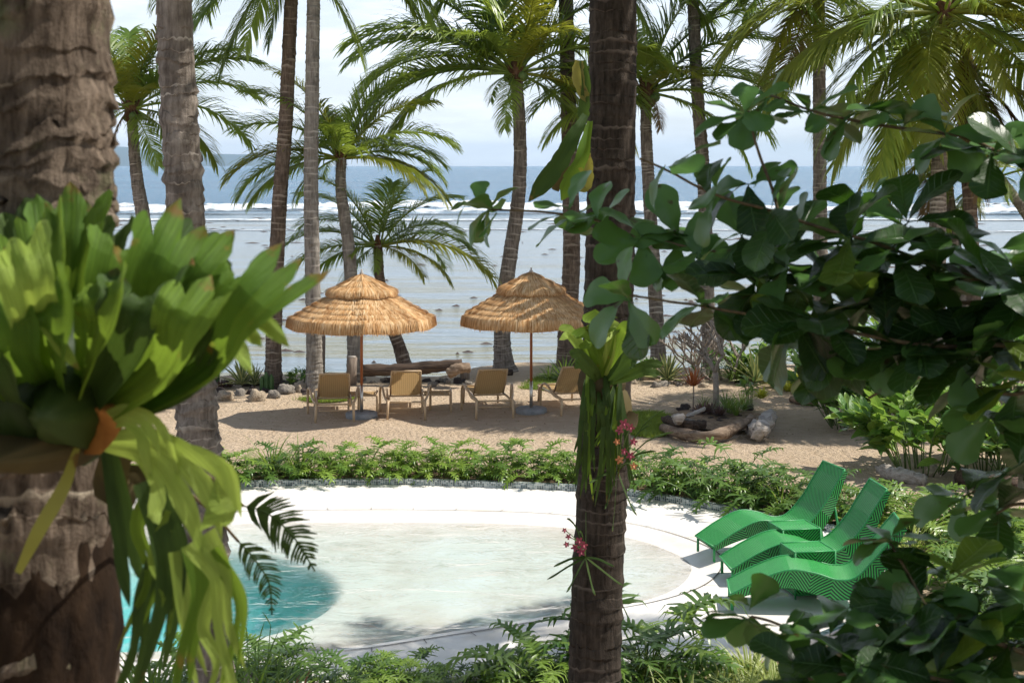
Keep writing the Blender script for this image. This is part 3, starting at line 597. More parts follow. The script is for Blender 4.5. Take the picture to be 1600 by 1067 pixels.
fronds(t_,c,[(200,-45,.9,'frond_y'),(180,-20,1.0),(170,10,1.0),(190,25,1.0),(-15,-45,.9),(0,-20,.9,'frond_y'),(5,25,1.1),(90,20,1),(260,-45,.7,'frond_y'),(280,10,.7),(300,-20,.8),(160,50,1),(30,50,1),(340,5,1.),(215,5,.95),(230,-70,.8,'frond_dead')],2.9,11); crown_fibre(t_,c,2.4,random.Random(11),5)
t_,c=palm('big palm with long yellow hanging fronds at the top right',[(1462,594),(1464,450),(1466,300),(1471,180),(1474,20)],26.5,28,22,'bark_grey',31)
fronds(t_,c,[(185,20,1.15,'frond_y'),(175,-5,1.05),(200,-20,1.0),(195,0,1.1,'frond_y'),(160,0,1.0),(170,40,1.15),(0,25,1.1,'frond_y'),(-10,0,1.05,'frond_y'),(-20,-20,1.0),(15,10,1.1),(-5,45,1.1),(240,-20,.9,'frond_y'),(265,-45,.8,'frond_y'),(290,-20,.9,'frond_y'),(320,0,.9,'frond_y'),(345,-45,.9,'frond_y'),(90,20,1),(60,50,1),(120,50,1),(270,30,.9),(225,20,1.0),(310,40,1.0),(205,-45,1.0),(-30,15,1.1,'frond_y'),(30,-20,1.),(150,-45,.95),(215,-60,.9),(330,-65,.8,'frond_y')],3.4,12); crown_fibre(t_,c,3.2,random.Random(12),4)
t_,c=palm('thin palm trunk with drooping yellowing fronds, second from the right',[(1520,594),(1508,500),(1495,400),(1482,300),(1478,235)],28.5,20,15,'bark_grey',32)
fronds(t_,c,[(200,-20,.7,'frond_y'),(180,-45,.75),(190,10,.7),(350,-20,.6),(10,20,.8),(90,40,.8),(260,-45,.5),(210,30,.7),(170,0,.75,'frond_y'),(320,-45,.6,'frond_y'),(160,60,.8),(230,-70,.55,'frond_dead')],2.3,13)
t_,c=palm('dark shaggy palm trunk standing second from the right edge',[(1526,594),(1521,450),(1516,330),(1508,200),(1512,110)],27.5,23,19,'bark_brown',33)
fronds(t_,c,[(185,-45,.8),(-5,-20,1.0,'frond_y'),(-15,-45,.9,'frond_dead'),(5,10,1.0),(190,10,.9),(170,40,1),(90,40,1),(270,-45,.6),(300,-70,.8,'frond_dead'),(30,50,1),(-10,30,1.1),(250,-70,.7,'frond_dead'),(340,-60,.9,'frond_dead')],2.8,14); crown_fibre(t_,c,2.8,random.Random(14),3)
t_,c=palm('palm leaning out over the shore at the far right edge',[(1720,594),(1660,440),(1610,345),(1560,275)],29,20,15,'bark_pale',34)
fronds(t_,c,[(200,-20,.8),(180,-45,.8),(190,20,.8),(350,20,.8),(90,40,.8),(270,0,.6),(150,50,.8),(40,50,.8)],2.3,15)
# beyond the right edge of the frame: its crown shades the loungers' side of the pool
t_,c=palm('palm standing just outside the right edge beside the pool',[(1840,960),(1830,500),(1815,0),(1800,-480)],14.6,58,42,'bark_grey',35,n=16)
crown(t_,c,11,2.2,41,emin=-15)

# ------------------------------------------------------------------ lobed leaf surfaces (staghorn fern)
def lobed(mb,pts,widths,nrm,lobes=3,v0=.68,spread=.5,pleat=.05,rng=random,cup=.1,a=0.0,rag=.0,m=22):
    path=catmull(pts,m); nw=len(widths)-1
    def wv(v): q=min(max(v,0),1)*nw; k=min(int(q),nw-1); f=q-k; return widths[k]*(1-f)+widths[k+1]*f
    def pv(v):
        if v>=1: d=path[-1]-path[-2]; return path[-1]+d*(v-1)*m, d.normalized()
        k=min(int(v*m),m-1); return path[k].lerp(path[k+1],v*m-k),(path[k+1]-path[k]).normalized()
    nrm=Vector(nrm)
    def pos(v,u,amp=1):
        p,t_=pv(v); s=t_.cross(nrm).normalized(); N=s.cross(t_); w=wv(v)
        return p+s*w*u+N*w*(pleat*(math.sin(u*9+2*v+ph)+.55*math.sin(u*21+ph*2))*min(1,v*2)*amp+cup*u*u+.12*pleat/.05*noise.noise(Vector((u*1.6,v*4,ph))))
    ph=rng.uniform(0,6); nu=lobes*4; rows=int(m*v0); V=[];F=[];U=[]
    for i in range(rows+1):
        v=v0*i/rows
        for j in range(nu+1):
            u=-1+2*j/nu; u2=u*(1+rag*noise.noise(Vector((v*9,u*2,ph)))*(abs(u)>.8)); V.append(pos(v,u2)); U.append((u,v))
    for i in range(rows):
        for j in range(nu): b=i*(nu+1)+j; F.append((b,b+1,b+nu+2,b+nu+1))
    mb.add(V,F,U,a)
    for l in range(lobes):
        uc=-1+(2*l+1)/lobes; ll=rng.uniform(.35,1.25)*(1-v0); K=8; V=[];F=[];U=[]; sk=rng.uniform(-.15,.15)
        for i in range(K+1):
            ta=i/K; v=v0+ta*ll; c_=uc*(1+spread*ta)+sk*ta; hw=(1/lobes)*(1+.3*math.sin(ta*3))*(1-ta**3.2)
            for j in range(5):
                u=c_+(-1+j/2)*hw*(1+.15*noise.noise(Vector((ta*6,l,ph)))); V.append(pos(v,u)); U.append((-1+j/2 if lobes==1 else u,min(1,v)))
        for i in range(K):
            for j in range(4): b=i*5+j; F.append((b,b+1,b+6,b+5))
        mb.add(V,F,U,a)
def sfr(parent,name,pts,w,m,rng,lobes=3,Y=3.0,toward=0.0,nrm=None,**k):
    """one staghorn frond; pts = list of (px,py,Y)"""
    P=[at(*p)-parent.location for p in pts]; W_=[x/2/FPX*pts[0][2] for x in w]; mb=MB()
    lobed(mb,P,W_,nrm or Vector((rng.uniform(-.3,.3),-1,rng.uniform(-.1,.5))),lobes,rng=rng,**k); return build(name,mb,M[m],parent)
rng=random.Random(8)
fern=thing('staghorn_fern','huge bright staghorn fern mounted on the big left trunk','fern',at(100,700,3.2))
# domed shield fronds against the trunk
for (cx,cy,rx,ry,mm,dy) in ((60,600,130,150,'stag_deep',0),(-10,570,120,160,'stag_deep',-.04),(115,625,75,95,'stag_deep',-.03),(40,690,120,60,'shield',-.02)):
    mb=MB();V=[];F=[];U=[]
    for i in range(13):
        for j in range(33):
            rr=i/12; th=2*math.pi*j/32; q=1+.06*math.sin(th*7)+.06*noise.noise(Vector((th*2,cx,0)))
            p=at(cx+rx*rr*q*math.cos(th),cy+ry*rr*q*math.sin(th),2.98+dy)-fern.location; p.y-=.20*(1-rr**2)-.012*math.sin(th*14)*rr; p.y+=.10*rr*rr; V.append(p); U.append((math.cos(th)*rr,math.sin(th)*rr))
    for i in range(12):
        for j in range(32): b=i*33+j; F.append((b,b+1,b+34,b+33))
    mb.add(V,F,U); build('shield_frond',mb,M[mm],fern)
B0=(110,680)
up=[ # tip px,py, tip width, lobes, mat, Y0, Y1, bend
 (-70,330,130,3,'stag',3.05,3.2,-20),(-10,305,120,3,'stag_dark',3.0,3.15,-30),(50,320,120,4,'stag',2.95,3.0,-20),(115,285,120,3,'stag',3.05,3.1,0),(175,310,110,3,'stag_dark',3.1,3.2,10),
 (215,345,110,3,'stag',2.95,2.9,20),(300,335,130,4,'stag',2.95,2.85,50),(350,345,95,3,'stag_dark',3.0,3.0,60),(400,370,90,3,'stag',2.98,2.85,70),(468,405,75,3,'stag',2.95,2.75,80),
 (150,420,110,3,'stag',2.85,2.75,0),(60,430,110,3,'stag',2.85,2.75,-20),(-40,450,130,3,'stag',2.85,2.75,-40),(240,420,110,3,'stag_dark',2.85,2.75,20),(-90,540,130,3,'stag_dark',2.9,2.8,-30),(330,430,90,3,'stag',2.9,2.7,60),
 (10,350,90,3,'stag_pale',2.85,2.72,-20),(270,350,60,2,'stag_pale',3.1,3.2,30),(400,450,80,3,'stag_dark',2.95,2.85,80)]
for (px,py,w,lb,mm,y0,y1,b) in up:
    mxp=((B0[0]+px)/2+b*.3+rng.uniform(-10,10),(B0[1]+py)/2+abs(b)*.5+rng.uniform(-5,5)); q=((mxp[0]+px)/2-b*.1,(mxp[1]+py)/2-5)
    sfr(fern,'frond',[(*B0,3.05),(mxp[0],mxp[1],(y0+y1)/2-.05),(q[0],q[1],y1-.08),(px,py+10,y1)],[26,w*.62,w*.88,w*1.12],mm,rng,lobes=lb,v0=.74,spread=.32,pleat=.07,rag=.12,cup=.30)
# drooping pale frond right
sfr(fern,'frond',[(250,520,2.95),(330,490,2.9),(390,520,2.82),(425,560,2.8)],[50,60,66,66],'stag_pale',rng,lobes=3,v0=.5,spread=.5,pleat=.05)
sfr(fern,'frond',[(200,560,2.95),(300,500,2.9),(360,500,2.85),(420,530,2.85)],[40,50,50,56],'stag',rng,lobes=2,v0=.6,spread=.6,pleat=.05)
sfr(fern,'frond',[(20,490,2.75),(60,490,2.7),(90,520,2.68),(130,560,2.7)],[20,30,34,40],'stag_pale',rng,lobes=2,v0=.6)
sfr(fern,'frond',[(160,660,2.9),(200,650,2.85),(240,680,2.82),(262,760,2.82)],[24,40,44,36],'stag_pale',rng,lobes=3,v0=.45,spread=.9)
# long hanging antlers
hang=[([(165,690,2.95),(235,700,2.85),(300,770,2.8),(335,880,2.8)],[30,60,112,60],'stag_pale',4,.5),
 ([(170,700,3.0),(190,800,3.0),(205,900,3.0),(235,1010,3.0)],[26,42,34,40],'stag_dark',2,.5),
 ([(230,750,2.9),(265,850,2.9),(262,950,2.9),(230,1080,2.9)],[46,58,34,40],'stag_dark',2,.5),
 ([(310,840,2.8),(345,900,2.8),(350,980,2.8),(385,1090,2.8)],[62,38,26,34],'stag_pale',2,.5),
 ([(305,850,2.85),(315,930,2.85),(290,1020,2.85),(280,1120,2.85)],[44,34,24,30],'stag',2,.5),
 ([(280,860,2.9),(290,950,2.9),(300,1010,2.9),(330,1100,2.9)],[34,28,20,26],'stag_pale',2,.5),
 ([(260,850,2.95),(225,930,2.95),(215,1020,2.95),(180,1110,2.95)],[40,30,24,26],'stag_dark',2,.5),
 ([(330,770,2.8),(350,775,2.8),(370,780,2.8),(392,775,2.8)],[120,90,60,30],'stag_pale',1,.5),
 ([(190,690,3.02),(175,760,3.05),(215,760,3.05),(240,850,3.05)],[50,60,60,60],'shield',2,.6)]
for p,w,mm,lb,v0 in hang: sfr(fern,'frond',p,w,mm,rng,lobes=lb,v0=v0,spread=.7,pleat=.03,cup=.18)
sfr(fern,'dry_shield_frond',[(120,690,3.0),(150,670,2.92),(165,645,2.88),(170,620,2.93)],[36,80,60,20],'shield_rust',rng,lobes=1,v0=.7)
mb=MB(); P=[at(*p)-fern.location for p in ((120,700,2.9),(100,760,2.87),(60,830,2.86),(28,895,2.87))]; ribbon(mb,catmull(P,12),[.006+.008*math.sin(i/12*3.1) for i in range(13)],side=Vector((1,0,.2))); build('dead_frond',mb,M['mangle'],fern)
for (pp,w,mm) in (([(330,860,2.8),(375,930,2.8),(372,1000,2.8),(350,1090,2.8)],[30,24,18,22],'stag'),([(250,740,2.95),(215,820,2.95),(238,900,2.95),(205,990,2.95)],[26,24,18,22],'stag'),([(345,900,2.82),(318,980,2.82),(345,1040,2.82),(325,1110,2.82)],[26,20,18,22],'stag_pale'),([(270,800,2.9),(240,870,2.9),(262,930,2.9),(250,1010,2.9)],[24,20,16,20],'stag_pale')): sfr(fern,'frond',pp,w,mm,rng,lobes=2,v0=.5,spread=1.0,pleat=.03,cup=.2)
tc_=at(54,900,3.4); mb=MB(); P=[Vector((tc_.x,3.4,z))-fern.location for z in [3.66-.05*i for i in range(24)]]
tube(mb,P,[.15+.038*math.sin(math.pi*min(1,i/9)*.5) for i in range(24)],72,rfun=lambda i,th,r:(r*(1+.09*noise.noise(Vector((math.cos(th)*3,math.sin(th)*3,i*.35)))+.05*noise.noise(Vector((math.cos(th)*11,math.sin(th)*11,i*.8)))),0,0)); build('shade_root_mat',mb,M['rootmat_shade'],fern)  # root mat added to darken the trunk where the fern shades it


# fishbone fern fronds hanging right of it
def fishbone(parent,pts,w,n,rng,m='stag_dark',name='frond'):
    P=catmull([at(*p)-parent.location for p in pts],30); mb=MB(); tube(mb,P,.0025,5)
    for i in range(n):
        s=.08+.9*i/n; k=int(s*30); T=(P[min(k+1,30)]-P[k]).normalized(); S=T.cross(Vector((0,-1,0))).normalized(); env=math.sin(math.pi*min(1,.2+s*.78))
        for sd in (-1,1):
            l=w*env*rng.uniform(.85,1.1); d=(S*sd+T*.55+Vector((0,rng.uniform(-.2,.2),-.1))).normalized(); b=P[k]; q=[b,b+d*l*.35,b+d*l*.7+T*l*.05,b+d*l+T*l*.18]; ww=w*.055
            ribbon(mb,q,[ww*1.1,ww*.8,ww*1.0,.001],side=T)
    return build(name,mb,M[m],parent)
t_=thing('oak_leaf_fern','dark toothed hanging fern frond over the blue end of the pool','fern',at(385,785,4.2))
fishbone(t_,[(380,790,4.2),(418,802,4.2),(458,838,4.2),(492,892,4.2)],.075,22,rng)
fishbone(t_,[(372,845,4.15),(395,870,4.15),(420,910,4.15),(425,960,4.15)],.05,20,rng)
mb=MB(); tube(mb,catmull([at(200,700,3.1)-t_.location,at(320,740,3.6)-t_.location,at(380,790,4.2)-t_.location],10),.004,6); tube(mb,catmull([at(200,700,3.1)-t_.location,at(320,790,3.7)-t_.location,at(372,845,4.15)-t_.location],10),.004,6); build('stem',mb,M['twig'],t_)

# ------------------------------------------------------------------ epiphytes on the middle trunk
sf=thing('staghorn_fern','smaller staghorn fern with trailing fronds on the dark middle trunk','fern',at(945,560,10.8)); rng=random.Random(21)
for (px,py,w,mm) in ((915,530,30,'stag'),(930,505,34,'stag'),(955,505,34,'stag'),(975,520,28,'stag'),(985,560,30,'stag_dark'),(905,560,26,'stag_dark'),(1010,575,24,'stag_dark'),(890,520,20,'stag_pale'),(945,515,36,'stag_pale')):
    sfr(sf,'frond',[(938,600,10.75),((938+px)/2+4,(600+py)/2,10.62),(px,py,10.55),(px+(px-938)*.35,py+4,10.5)],[10,w*.8,w,w],mm,rng,lobes=2,v0=.65,spread=.6)
for i in range(26):
    x0=rng.uniform(915,970); y0=rng.uniform(580,620); dx=rng.uniform(-22,18); ln=rng.uniform(70,190)
    sfr(sf,'frond',[(x0,y0,10.72),(x0+dx*.5,y0+ln*.35,10.6),(x0+dx*.8,y0+ln*.7,10.62),(x0+dx*1.5,y0+ln,10.66)],[5,8,6,8],rng.choice(['stag_dark','stag_dark','stag_dark','stag']),rng,lobes=2,v0=.7,spread=1.2)
sfr(sf,'dry_shield_frond',[(965,660,10.85),(975,652,10.7),(992,656,10.62),(1004,664,10.7)],[20,26,20,12],'shield',rng,lobes=1)
for (px,py,rx,ry) in ((940,600,38,42),(960,640,28,40)):
    mb=MB();V=[];F=[]
    for i in range(7):
        for j in range(17):
            rr=i/6; th=2*math.pi*j/16; p=at(px+rx*rr*math.cos(th),py+ry*rr*math.sin(th),10.83)-sf.location; p.y-=.14*(1-rr*rr); V.append(p)
    for i in range(6):
        for j in range(16): b=i*17+j; F.append((b,b+1,b+18,b+17))
    mb.add(V,F); build('shield_frond',mb,M['shield'],sf)
def orchid(label,x,y,leaves,flowers,mf):
    o=thing('orchid',label,'orchid',at(x,y,10.7))
    for (dx,dy,w) in leaves:
        mb=MB(); P=[Vector((0,0,0)),at(x+dx*.45,y+dy*.6-6,10.6)-o.location,at(x+dx*.8,y+dy*.9-3,10.55)-o.location,at(x+dx,y+dy,10.5)-o.location]
        ribbon(mb,catmull(P,8),[w*.5]+[w]*6+[w*.7,.002],side=Vector((.2,.9,.6)),fold=.3); build('leaf',mb,M['stag_dark'],o)
    mb=MB()
    for (fx,fy,*_) in flowers: tube(mb,catmull([Vector((0,0,0)),at((x+fx)/2,(y+fy)/2-8,10.5)-o.location,at(fx,fy,10.45)-o.location],6),.003,5)
    build('flower_stem',mb,M['stem'],o)
    for (fx,fy,s,k) in flowers:
        s*=.62
        c=at(fx,fy,10.43)-o.location; mb=MB(); r0=rng.uniform(0,6)
        for q in range(5):
            a=r0+q*6.283/5; d=Vector((math.cos(a),-.25,math.sin(a))); ribbon(mb,[c,c+d*s*.4,c+d*s*.8,c+d*s],[.002,s*.28,s*.24,.002],side=d.cross(Vector((0,1,0))))
        tube(mb,[c,c+Vector((0,-.03,-.01))],[.008,.004],6); build('flower',mb,M[k],o)
orchid('orchid with pink and orange flowers on the right of the middle trunk',965,735,[(75,-95,.012),(60,-30,.012),(88,-60,.010),(-20,60,.010),(30,70,.009),(-45,20,.009),(-8,95,.008),(50,-70,.010)],[(975,662,.06,'bud'),(985,668,.05,'bud'),(968,672,.05,'bud'),(990,690,.045,'bud'),(985,712,.05,'bud'),(968,718,.05,'bud_y'),(964,690,.04,'bud_y'),(990,728,.045,'bud_y'),(975,705,.04,'bud')],'bud')
orchid('orchid with dull pink flowers on the left of the middle trunk',915,870,[(-50,15,.009),(-60,35,.008),(45,15,.009),(-30,-60,.010),(0,-70,.010),(15,60,.009),(-30,55,.009),(-10,-40,.010),(60,45,.008)],[(905,845,.05,'bud'),(898,855,.045,'bud'),(888,838,.035,'bud'),(885,850,.035,'bud'),(912,852,.05,'bud'),(882,828,.03,'bud'),(908,862,.05,'bud')],'bud')
# hanging withered broad leaf left of the trunk
wl=thing('withered_climber','wilted yellow green climber leaves hanging left of the middle trunk','climbing plant',at(915,150,10.2))
for p,w,mm in (([(915,180,10.2),(895,215,10.1),(870,260,10.1),(828,312,10.1)],[10,22,28,20],'stag_dark'),([(922,190,10.3),(912,240,10.2),(895,280,10.2),(873,318,10.2)],[8,20,26,12],'stag'),([(905,95,10.3),(902,115,10.3),(908,140,10.3),(918,160,10.3)],[14,20,18,8],'mangle'),([(880,250,10.3),(875,275,10.3),(868,290,10.3),(860,300,10.3)],[16,22,18,8],'shield'),([(915,240,10.3),(918,270,10.3),(914,290,10.3),(905,300,10.3)],[14,20,18,8],'mangle'),([(910,95,10.3),(916,130,10.3),(912,170,10.3),(912,200,10.3)],[10,14,18,10],'stag_dark')):
    sfr(wl,'leaf',p,w,mm,rng,lobes=1,v0=.7,pleat=.02,cup=.5,rag=.3)

# ------------------------------------------------------------------ almond tree
def leaf_mesh(name,m,n=14,k=6,wid=.27,shape='obovate',curl=.12,fold=.18,seed=0,wave=.02):
    rng=random.Random(seed); mb=MB();V=[];F=[];U=[]
    for i in range(n+1):
        v=math.sin(math.pi/2*i/n)**1.15
        if shape=='obovate': w=wid*(v**.85)*1.95*math.sqrt(max(0,1-v**3.2))*(.55+.45*v)/.9 if v>0 else .006
        else: w=wid*math.sin(math.pi*v**.85)**.85 if 0<v<1 else .004
        for j in range(k+1):
            u=-1+2*j/k; z=abs(u)*w*fold-curl*v*v+wave*math.sin(v*13+seed+u*2)*abs(u)+.012*noise.noise(Vector((v*5,u*2,seed))); V.append((.04+v*.96,u*max(w,.004)*(1+.07*math.sin(v*17+seed*2)*(abs(u)>.9)),z)); U.append((u,v))
    for i in range(n):
        for j in range(k): b=i*(k+1)+j; F.append((b,b+1,b+k+2,b+k+1))
    mb.add(V,F,U); tube(mb,[(0,0,0),(.05,0,-.004)],[.012,.009],5)
    return mb.mesh(name,m)
AL=[leaf_mesh('almond_leaf',M['almond'],seed=i,curl=.05+.09*i,fold=.12+.06*(i%3),wid=.25+.02*(i%3)) for i in range(5)]
ALY=[leaf_mesh('almond_leaf',M['almond_y'],seed=i+9,curl=.08*i,wid=.25) for i in range(2)]
BASE=Vector((3.6,6.0,0)); tree=thing('sea_almond_tree','dark glossy sea almond tree reaching in from the right with big rounded leaves','tree',BASE)
rng=random.Random(77)
branches=[[(1750,520,5.0),(1600,465,4.9),(1500,430,4.9),(1390,388,4.95),(1215,335,5.0),(1110,300,5.05),(1000,247,5.1)],
 [(1750,300,5.2),(1600,255,5.3),(1480,208,5.4),(1330,190,5.5),(1265,172,5.5),(1200,150,5.6)],
 [(1600,470,5.2),(1450,470,5.3),(1300,440,5.4),(1110,392,5.7),(1000,372,5.8),(930,345,5.9),(860,335,6.0),(765,328,6.2)],
 [(1750,600,4.8),(1600,545,4.8),(1440,540,4.8),(1280,508,4.9),(1180,492,5.0),(1110,480,5.1),(985,462,5.4)],
 [(1215,335,5.0),(1195,270,5.05),(1178,215,5.1),(1168,175,5.2)],
 [(1700,700,4.8),(1580,740,4.9),(1510,775,5.0)],[(1440,540,4.8),(1400,590,4.85),(1360,620,4.9)],
 [(1700,820,4.5),(1600,790,4.7),(1560,800,4.8)],[(1750,560,4.6),(1600,610,4.7),(1500,600,4.8)],
 [(1750,1100,4.2),(1600,1020,4.3),(1500,985,4.3),(1440,940,4.4),(1395,850,4.6)],
 [(1500,985,4.3),(1400,1010,4.3),(1290,1000,4.4),(1220,975,4.5),(1170,960,4.6)],[(1650,1080,4.2),(1450,1060,4.2),(1350,1050,4.2),(1260,1060,4.3)]]
for b in branches:
    P=catmull([at(*p)-BASE for p in b],24); mb=MB(); r1=.004; r0=.008 if b[0][0]>1550 else .006
    P=[p+Vector((noise.noise(p*6),noise.noise(p*6+Vector((9,0,0))),noise.noise(p*6+Vector((0,9,0)))))*.012 for p in P]
    tube(mb,P,[r0+(r1-r0)*i/24 for i in range(25)],7); build('branch',mb,M['twig'],tree)
mb=MB(); trk=[Vector((0,0,-.1)),Vector((.05,0,1.2)),Vector((-.05,-.1,2.6)),Vector((-.1,-.2,4)),Vector((-.3,-.1,5.4)),Vector((-.5,.2,6.4))]
P=catmull(trk,40); tube(mb,P,[.17-.003*i+.002*math.sin(i) for i in range(41)],14); build('trunk',mb,M['bark_brown'],tree)
mb=MB()
for e in [at(1750,520,5.0),at(1750,300,5.2),at(1750,600,4.8),at(1700,700,4.8),at(1750,1100,4.2),at(1700,820,4.5),at(1750,560,4.6),Vector((1.5,5.5,5.8)),Vector((2.2,8,6.2)),Vector((3,4.4,6)),Vector((1.8,6.7,6.4))]:
    q=e-BASE; s=Vector((-.05,-.1,max(.8,min(5.0,q.z-.9)))); tube(mb,catmull([s,(s+q)/2+Vector((0,0,.12)),q],12),[.045-.003*i for i in range(13)],8)
build('limb',mb,M['twig'],tree)
ros=[(770,330,6.2,7,66,'l'),(742,318,6.25,3,52,'l'),(890,335,6,8,74,0),(935,348,5.9,5,70,0),(1000,375,5.8,8,80,0),(1062,372,5.8,6,80,0),(985,470,5.45,6,105,'l'),(1095,400,5.7,7,80,0),
(1172,290,5.1,5,85,0),(1165,182,5.2,8,78,0),(1050,262,5.05,3,85,'l'),(1110,305,5.0,4,85,'l'),(1212,330,5,8,95,0),(1265,175,5.5,8,82,0),(1208,150,5.6,5,62,'l'),(1335,190,5.5,7,82,0),(1410,203,5.5,6,78,0),(1480,212,5.4,7,80,0),(1550,240,5.3,8,98,0),(1600,255,5.2,6,98,0),
(1330,375,4.9,9,108,0),(1395,395,4.9,7,105,0),(1465,420,4.9,8,112,0),(1545,440,4.8,9,120,0),(1602,455,4.8,7,120,0),(1108,482,5.1,7,105,0),(1280,505,4.9,9,115,0),(1180,440,5.2,8,100,0),(1235,425,5.1,9,105,0),(1160,370,5.3,6,90,0),(1250,380,5.2,7,100,0),(1300,440,5.1,8,105,0),(1440,540,4.8,9,118,0),(1365,478,4.95,9,112,0),(1385,540,4.9,7,100,0),
(1500,500,4.85,9,115,0),(1570,540,4.8,9,120,0),(1430,470,5.2,8,100,0),(1520,560,4.7,9,118,0),(1600,600,4.7,8,120,0),(1490,570,4.8,7,105,0),(1345,540,4.95,6,105,'d'),(1240,500,5.0,6,125,'d'),(1550,640,4.8,5,95,'d'),
(1510,775,5.0,7,92,0),(1560,800,4.8,7,105,0),(1600,740,4.7,6,110,0),(1395,850,4.6,7,76,0),(1440,942,4.4,9,112,0),(1170,960,4.6,9,76,0),(1235,985,4.5,5,70,0),(1292,1000,4.4,9,88,0),(1350,1045,4.2,9,105,0),(1400,1010,4.3,8,105,0),(1500,985,4.3,9,125,0),(1580,1010,4.3,9,130,0),(1460,1062,4.2,9,120,0),(1540,1065,4.2,8,125,0),(1262,1058,4.3,8,90,0),(1600,940,4.4,7,120,0),(1330,960,4.4,5,100,0),(1540,930,4.5,6,110,0),(1480,900,4.5,5,105,0),(1420,350,5.3,7,95,0),(1500,380,5.2,7,100,0),(1350,330,5.2,6,85,0),(1580,500,5.3,8,110,0),(1310,560,5.2,6,110,0),(1540,600,5.0,9,115,0),(1400,510,5.4,8,100,0),(1200,470,5.4,8,95,0),(1260,450,5.4,8,100,0),(1330,480,5.4,8,100,0),(1560,400,5.4,8,100,0),(1390,1062,4.6,9,110,0),(1500,1040,4.7,9,115,0),(1580,1060,4.7,9,120,0),(1440,1000,4.8,8,105,0),(1560,690,5.1,6,95,0)]
big=[]
for (px,py,Y,n_,ln,kd) in ros:
    c=at(px,py,Y); L0=ln/FPX*Y; ax=Vector((rng.uniform(-.5,.3),rng.uniform(-.5,.2),rng.uniform(.2,.9))).normalized()
    if kd=='l': ax=Vector((-.8,-.2,.3)).normalized()
    if kd=='d': ax=Vector((-.2,-.2,-.9)).normalized()
    e1=ax.orthogonal().normalized(); e2=ax.cross(e1); p0=rng.uniform(0,6)
    for i in range(n_):
        a=p0+i*2.39996; el=R(rng.uniform(-15,50)); d=(e1*math.cos(a)+e2*math.sin(a))*math.cos(el)+ax*math.sin(el); d.z-=rng.uniform(0,.35); d.y*=.75; d.normalize()
        nrm=ax*.8+Vector((0,0,.6))+Vector((rng.gauss(0,.35),rng.gauss(0,.35),rng.gauss(0,.2)))
        s=L0*rng.uniform(.72,1.12); big.append((c+ax*rng.uniform(-.02,.03),d,nrm,s,rng.random()))
big.sort(key=lambda q:-q[3]/q[0].y)
for i,(c,d,nrm,s,r) in enumerate(big[:300]): obj('leaf',(ALY if r<.06 else AL)[int(r*1000)%(2 if r<.06 else 5)],tree,mat_=basis(d,nrm,c-BASE,s))
def bake(mb,me,Mx,a=0.0):
    mb.add([Mx@v.co for v in me.vertices],[tuple(p.vertices) for p in me.polygons],None,a)
mb=MB()
for (c,d,nrm,s,r) in big[300:]: bake(mb,AL[int(r*1000)%5],basis(d,nrm,c-BASE,s),r)
LOW=leaf_mesh('low_leaf',M['almond'],n=4,k=2)
if len(mb.v): tag(build('small_leaves',mb,M['almond'],tree),kind='stuff')
# unseen upper crown over the right of the view: keeps the leaves below in shade
mb=MB(); hubs=[Vector((rng.uniform(1.35,6.2),rng.uniform(4.6,8.6),rng.uniform(5.55,7.6))) for _ in range(230)]
for c in hubs:
    if c.z < H+259/FPX*c.y+.25: c.z=H+259/FPX*c.y+.3
    for i in range(8):
        a=rng.uniform(0,6.28); d=Vector((math.cos(a),math.sin(a),rng.uniform(-.2,.5))); bake(mb,LOW,basis(d,Vector((rng.gauss(0,.3),rng.gauss(0,.3),1)),c-BASE,rng.uniform(.2,.28)),rng.random())
tag(build('upper_foliage',mb,M['almond'],tree),kind='stuff')

st=thing('unseen_shade_tree','added unseen leafy tree behind the viewpoint, blocking sky light','tree',(-2.6,-3.0,0)); mb=MB()  # out of view, added to cut sky light on the foreground
tube(mb,catmull([(0,0,-.1),(.1,.1,2.5),(0,.2,4.6),(.2,.5,6.6)],12),[.26-.012*i for i in range(13)],12)
for e in ((-2,2.6,6.6),(1.2,4,6.9),(3.2,2.4,6.7),(-3,-1,6.5),(2.4,-.6,6.8),(4.6,3.6,7)): tube(mb,catmull([(.05,.2,4.2),(e[0]*.5,e[1]*.5,5.7),e],10),[.10-.008*i for i in range(11)],8)
build('trunk',mb,M['bark_brown'],st); mb=MB(); rng=random.Random(14)
for k in range(330):
    x=rng.uniform(-6.5,4.5); y=rng.uniform(-5.5,1.9); z=rng.uniform(4.4,7.8) if y<-1.5 else rng.uniform(5.4,7.8)
    c=Vector((x,y,z))-Vector((-2.6,-3,0))
    for i in range(8):
        a=rng.uniform(0,6.28); d=Vector((math.cos(a),math.sin(a),rng.uniform(-.3,.5))); bake(mb,LOW,basis(d,Vector((rng.gauss(0,.4),rng.gauss(0,.4),1)),c,rng.uniform(.3,.42)),rng.random())
tag(build('crown',mb,M['almond'],st),kind='stuff')
